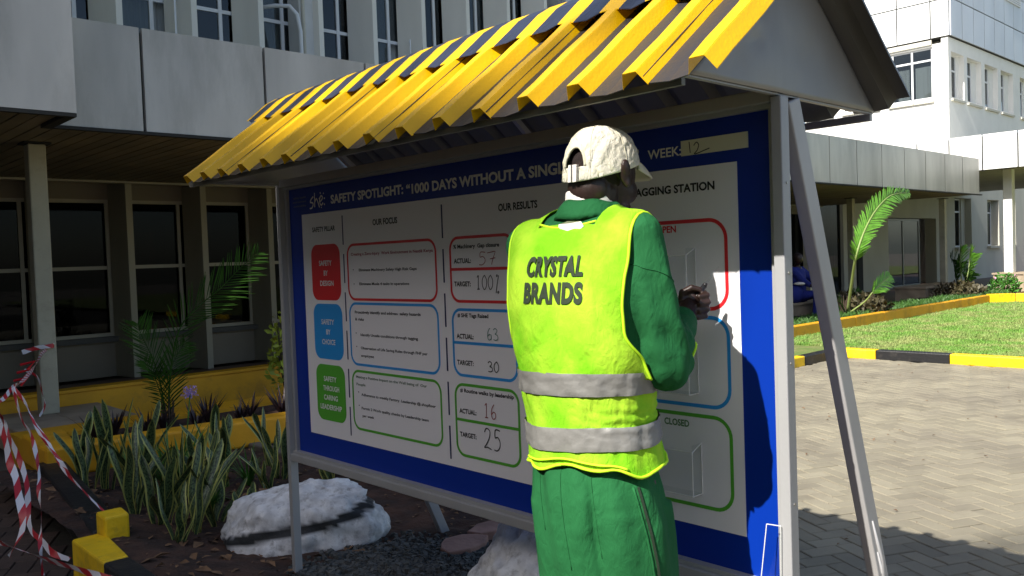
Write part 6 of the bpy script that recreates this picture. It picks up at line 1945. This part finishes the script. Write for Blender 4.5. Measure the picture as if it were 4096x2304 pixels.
# --- pen and tag
pen = thing('pen', (1.885, 1.295, 1.25), 'black and clear marker pen held upright in the right hand of the worker', 'pen')
g0, g1 = Vector((1.868, 1.318, 1.208)), Vector((1.921, 1.250, 1.322))
b = MB(); b.tube([g0, g0.lerp(g1, .55)], [.0060, .0075], 10); b.tube([g0.lerp(g1, .55), g0.lerp(g1, .62)], [.0075, .0042], 10); b.build('barrel', M['pen_dark'], pen, True)
b = MB(); b.tube([g0.lerp(g1, .6), g0.lerp(g1, .97), g1], [.0036, .0028, .0006], 8); b.build('clear_tip', M['acrylic'], pen, True)
tg = thing('paper_tag', (1.93, 1.43, 1.14), 'small white paper tag held against the board under the hands of the worker', 'paper tag')
b = MB(); b.box(1.9325, 1.9335, 1.390, 1.470, 1.14, 1.245); b.build('sheet', M['tshirt'], tg)
b = MB(); b.tube([(1.9317, 1.43, 1.238), (1.9325, 1.43, 1.238)], .004, 8); b.build('eyelet', M['screw'], tg)

# ------------------------------------------------------------------ seated worker in blue, far right
bp_ = thing('person', (16.05, 8.6, 0.28), 'person in royal blue workwear seated on the stone ledge beyond the right post', 'person')
def P3(x, y, z): return Vector((x, y, z))
sb2 = MB()
chain(sb2, [P3(16.0, 8.6, .42), P3(16.05, 8.6, .7), P3(15.98, 8.58, .92)], [.12, .12, .12], 14)
sb2.sphere((15.92, 8.5, 1.16), (.085, .095, .115), 16, 12); chain(sb2, [P3(15.97, 8.57, .98), P3(15.93, 8.52, 1.1)], [.055, .05], 12)
for s in (-1, 1):
    chain(sb2, [P3(16.0 + .17 * s, 8.58, .93), P3(16.1 + .2 * s, 8.42, .72), P3(16.0 + .12 * s, 8.22, .62)], [.05, .042, .035], 12)
    sb2.sphere((16.0 + .11 * s, 8.18, .60), (.04, .05, .03), 10, 8)
    for k in range(4): chain(sb2, [P3(16.0 + .11 * s - .03 + .018 * k, 8.16, .60), P3(16.0 + .11 * s - .03 + .018 * k, 8.10, .585), P3(16.0 + .11 * s - .03 + .018 * k, 8.08, .56)], [.011, .010, .009], 8)
    chain(sb2, [P3(16.0 + .11 * s - .04, 8.19, .61), P3(16.0 + .11 * s - .05 * s, 8.14, .60)], [.012, .010], 8)
    chain(sb2, [P3(16.0 + .1 * s, 8.55, .40), P3(16.05 + .14 * s, 8.15, .42), P3(16.05 + .14 * s, 8.15, .05)], [.09, .07, .05], 14)
finish('body', voxel(sb2, .012, 3), M['skin'], bp_)
jb = MB()
jb.loft([[(16.03 + dx + a * math.cos(2 * math.pi * k / 20), 8.6 + dy + b_ * math.sin(2 * math.pi * k / 20), z) for k in range(20)] for (z, a, b_, dx, dy) in ((.42, .20, .16, 0, 0), (.6, .20, .16, .02, 0), (.8, .22, .155, 0, 0), (.93, .20, .13, -.03, -.02), (1.0, .08, .07, -.07, -.03))])
for s in (-1, 1): chain(jb, [P3(16.0 + .18 * s, 8.58, .93), P3(16.12 + .21 * s, 8.42, .72), P3(16.02 + .13 * s, 8.26, .63)], [.075, .07, .055], 14)
finish('jacket', voxel(jb, .015, 6), M['blue_cloth'], bp_)
tb2 = MB(); chain(tb2, [P3(15.9, 8.55, .40), P3(16.15, 8.55, .40)], [.14, .14], 14)
for s in (-1, 1): chain(tb2, [P3(16.0 + .1 * s, 8.55, .40), P3(16.05 + .14 * s, 8.12, .44), P3(16.05 + .14 * s, 8.14, .0)], [.12, .09, .08], 14)
finish('trousers', voxel(tb2, .015, 5), M['blue_cloth'], bp_)
b = MB(); b.sphere((15.925, 8.515, 1.185), (.09, .098, .10), 16, 12); b.build('hair', bpy.data.materials['short_black_hair'], bp_, True)
for s in (-1, 1):
    b = MB(); b.sphere((16.05 + .14 * s, 8.08, -.03), (.05, .13, .05), 12, 8); b.build('shoe', M['shoe'], bp_, True)
bg = thing('bag', (15.75, 8.4, 0.28), 'blue bag with a white top lying beside the seated person on the ledge', 'bag')
b = MB(); b.sphere((15.78, 8.5, .45), (.19, .14, .18), 16, 10); b.build('bag_body', M['blue_cloth'], bg, True)
b = MB(); b.sphere((15.86, 8.44, .66), (.17, .12, .035), 14, 8); b.build('bag_top', M['tshirt'], bg, True)
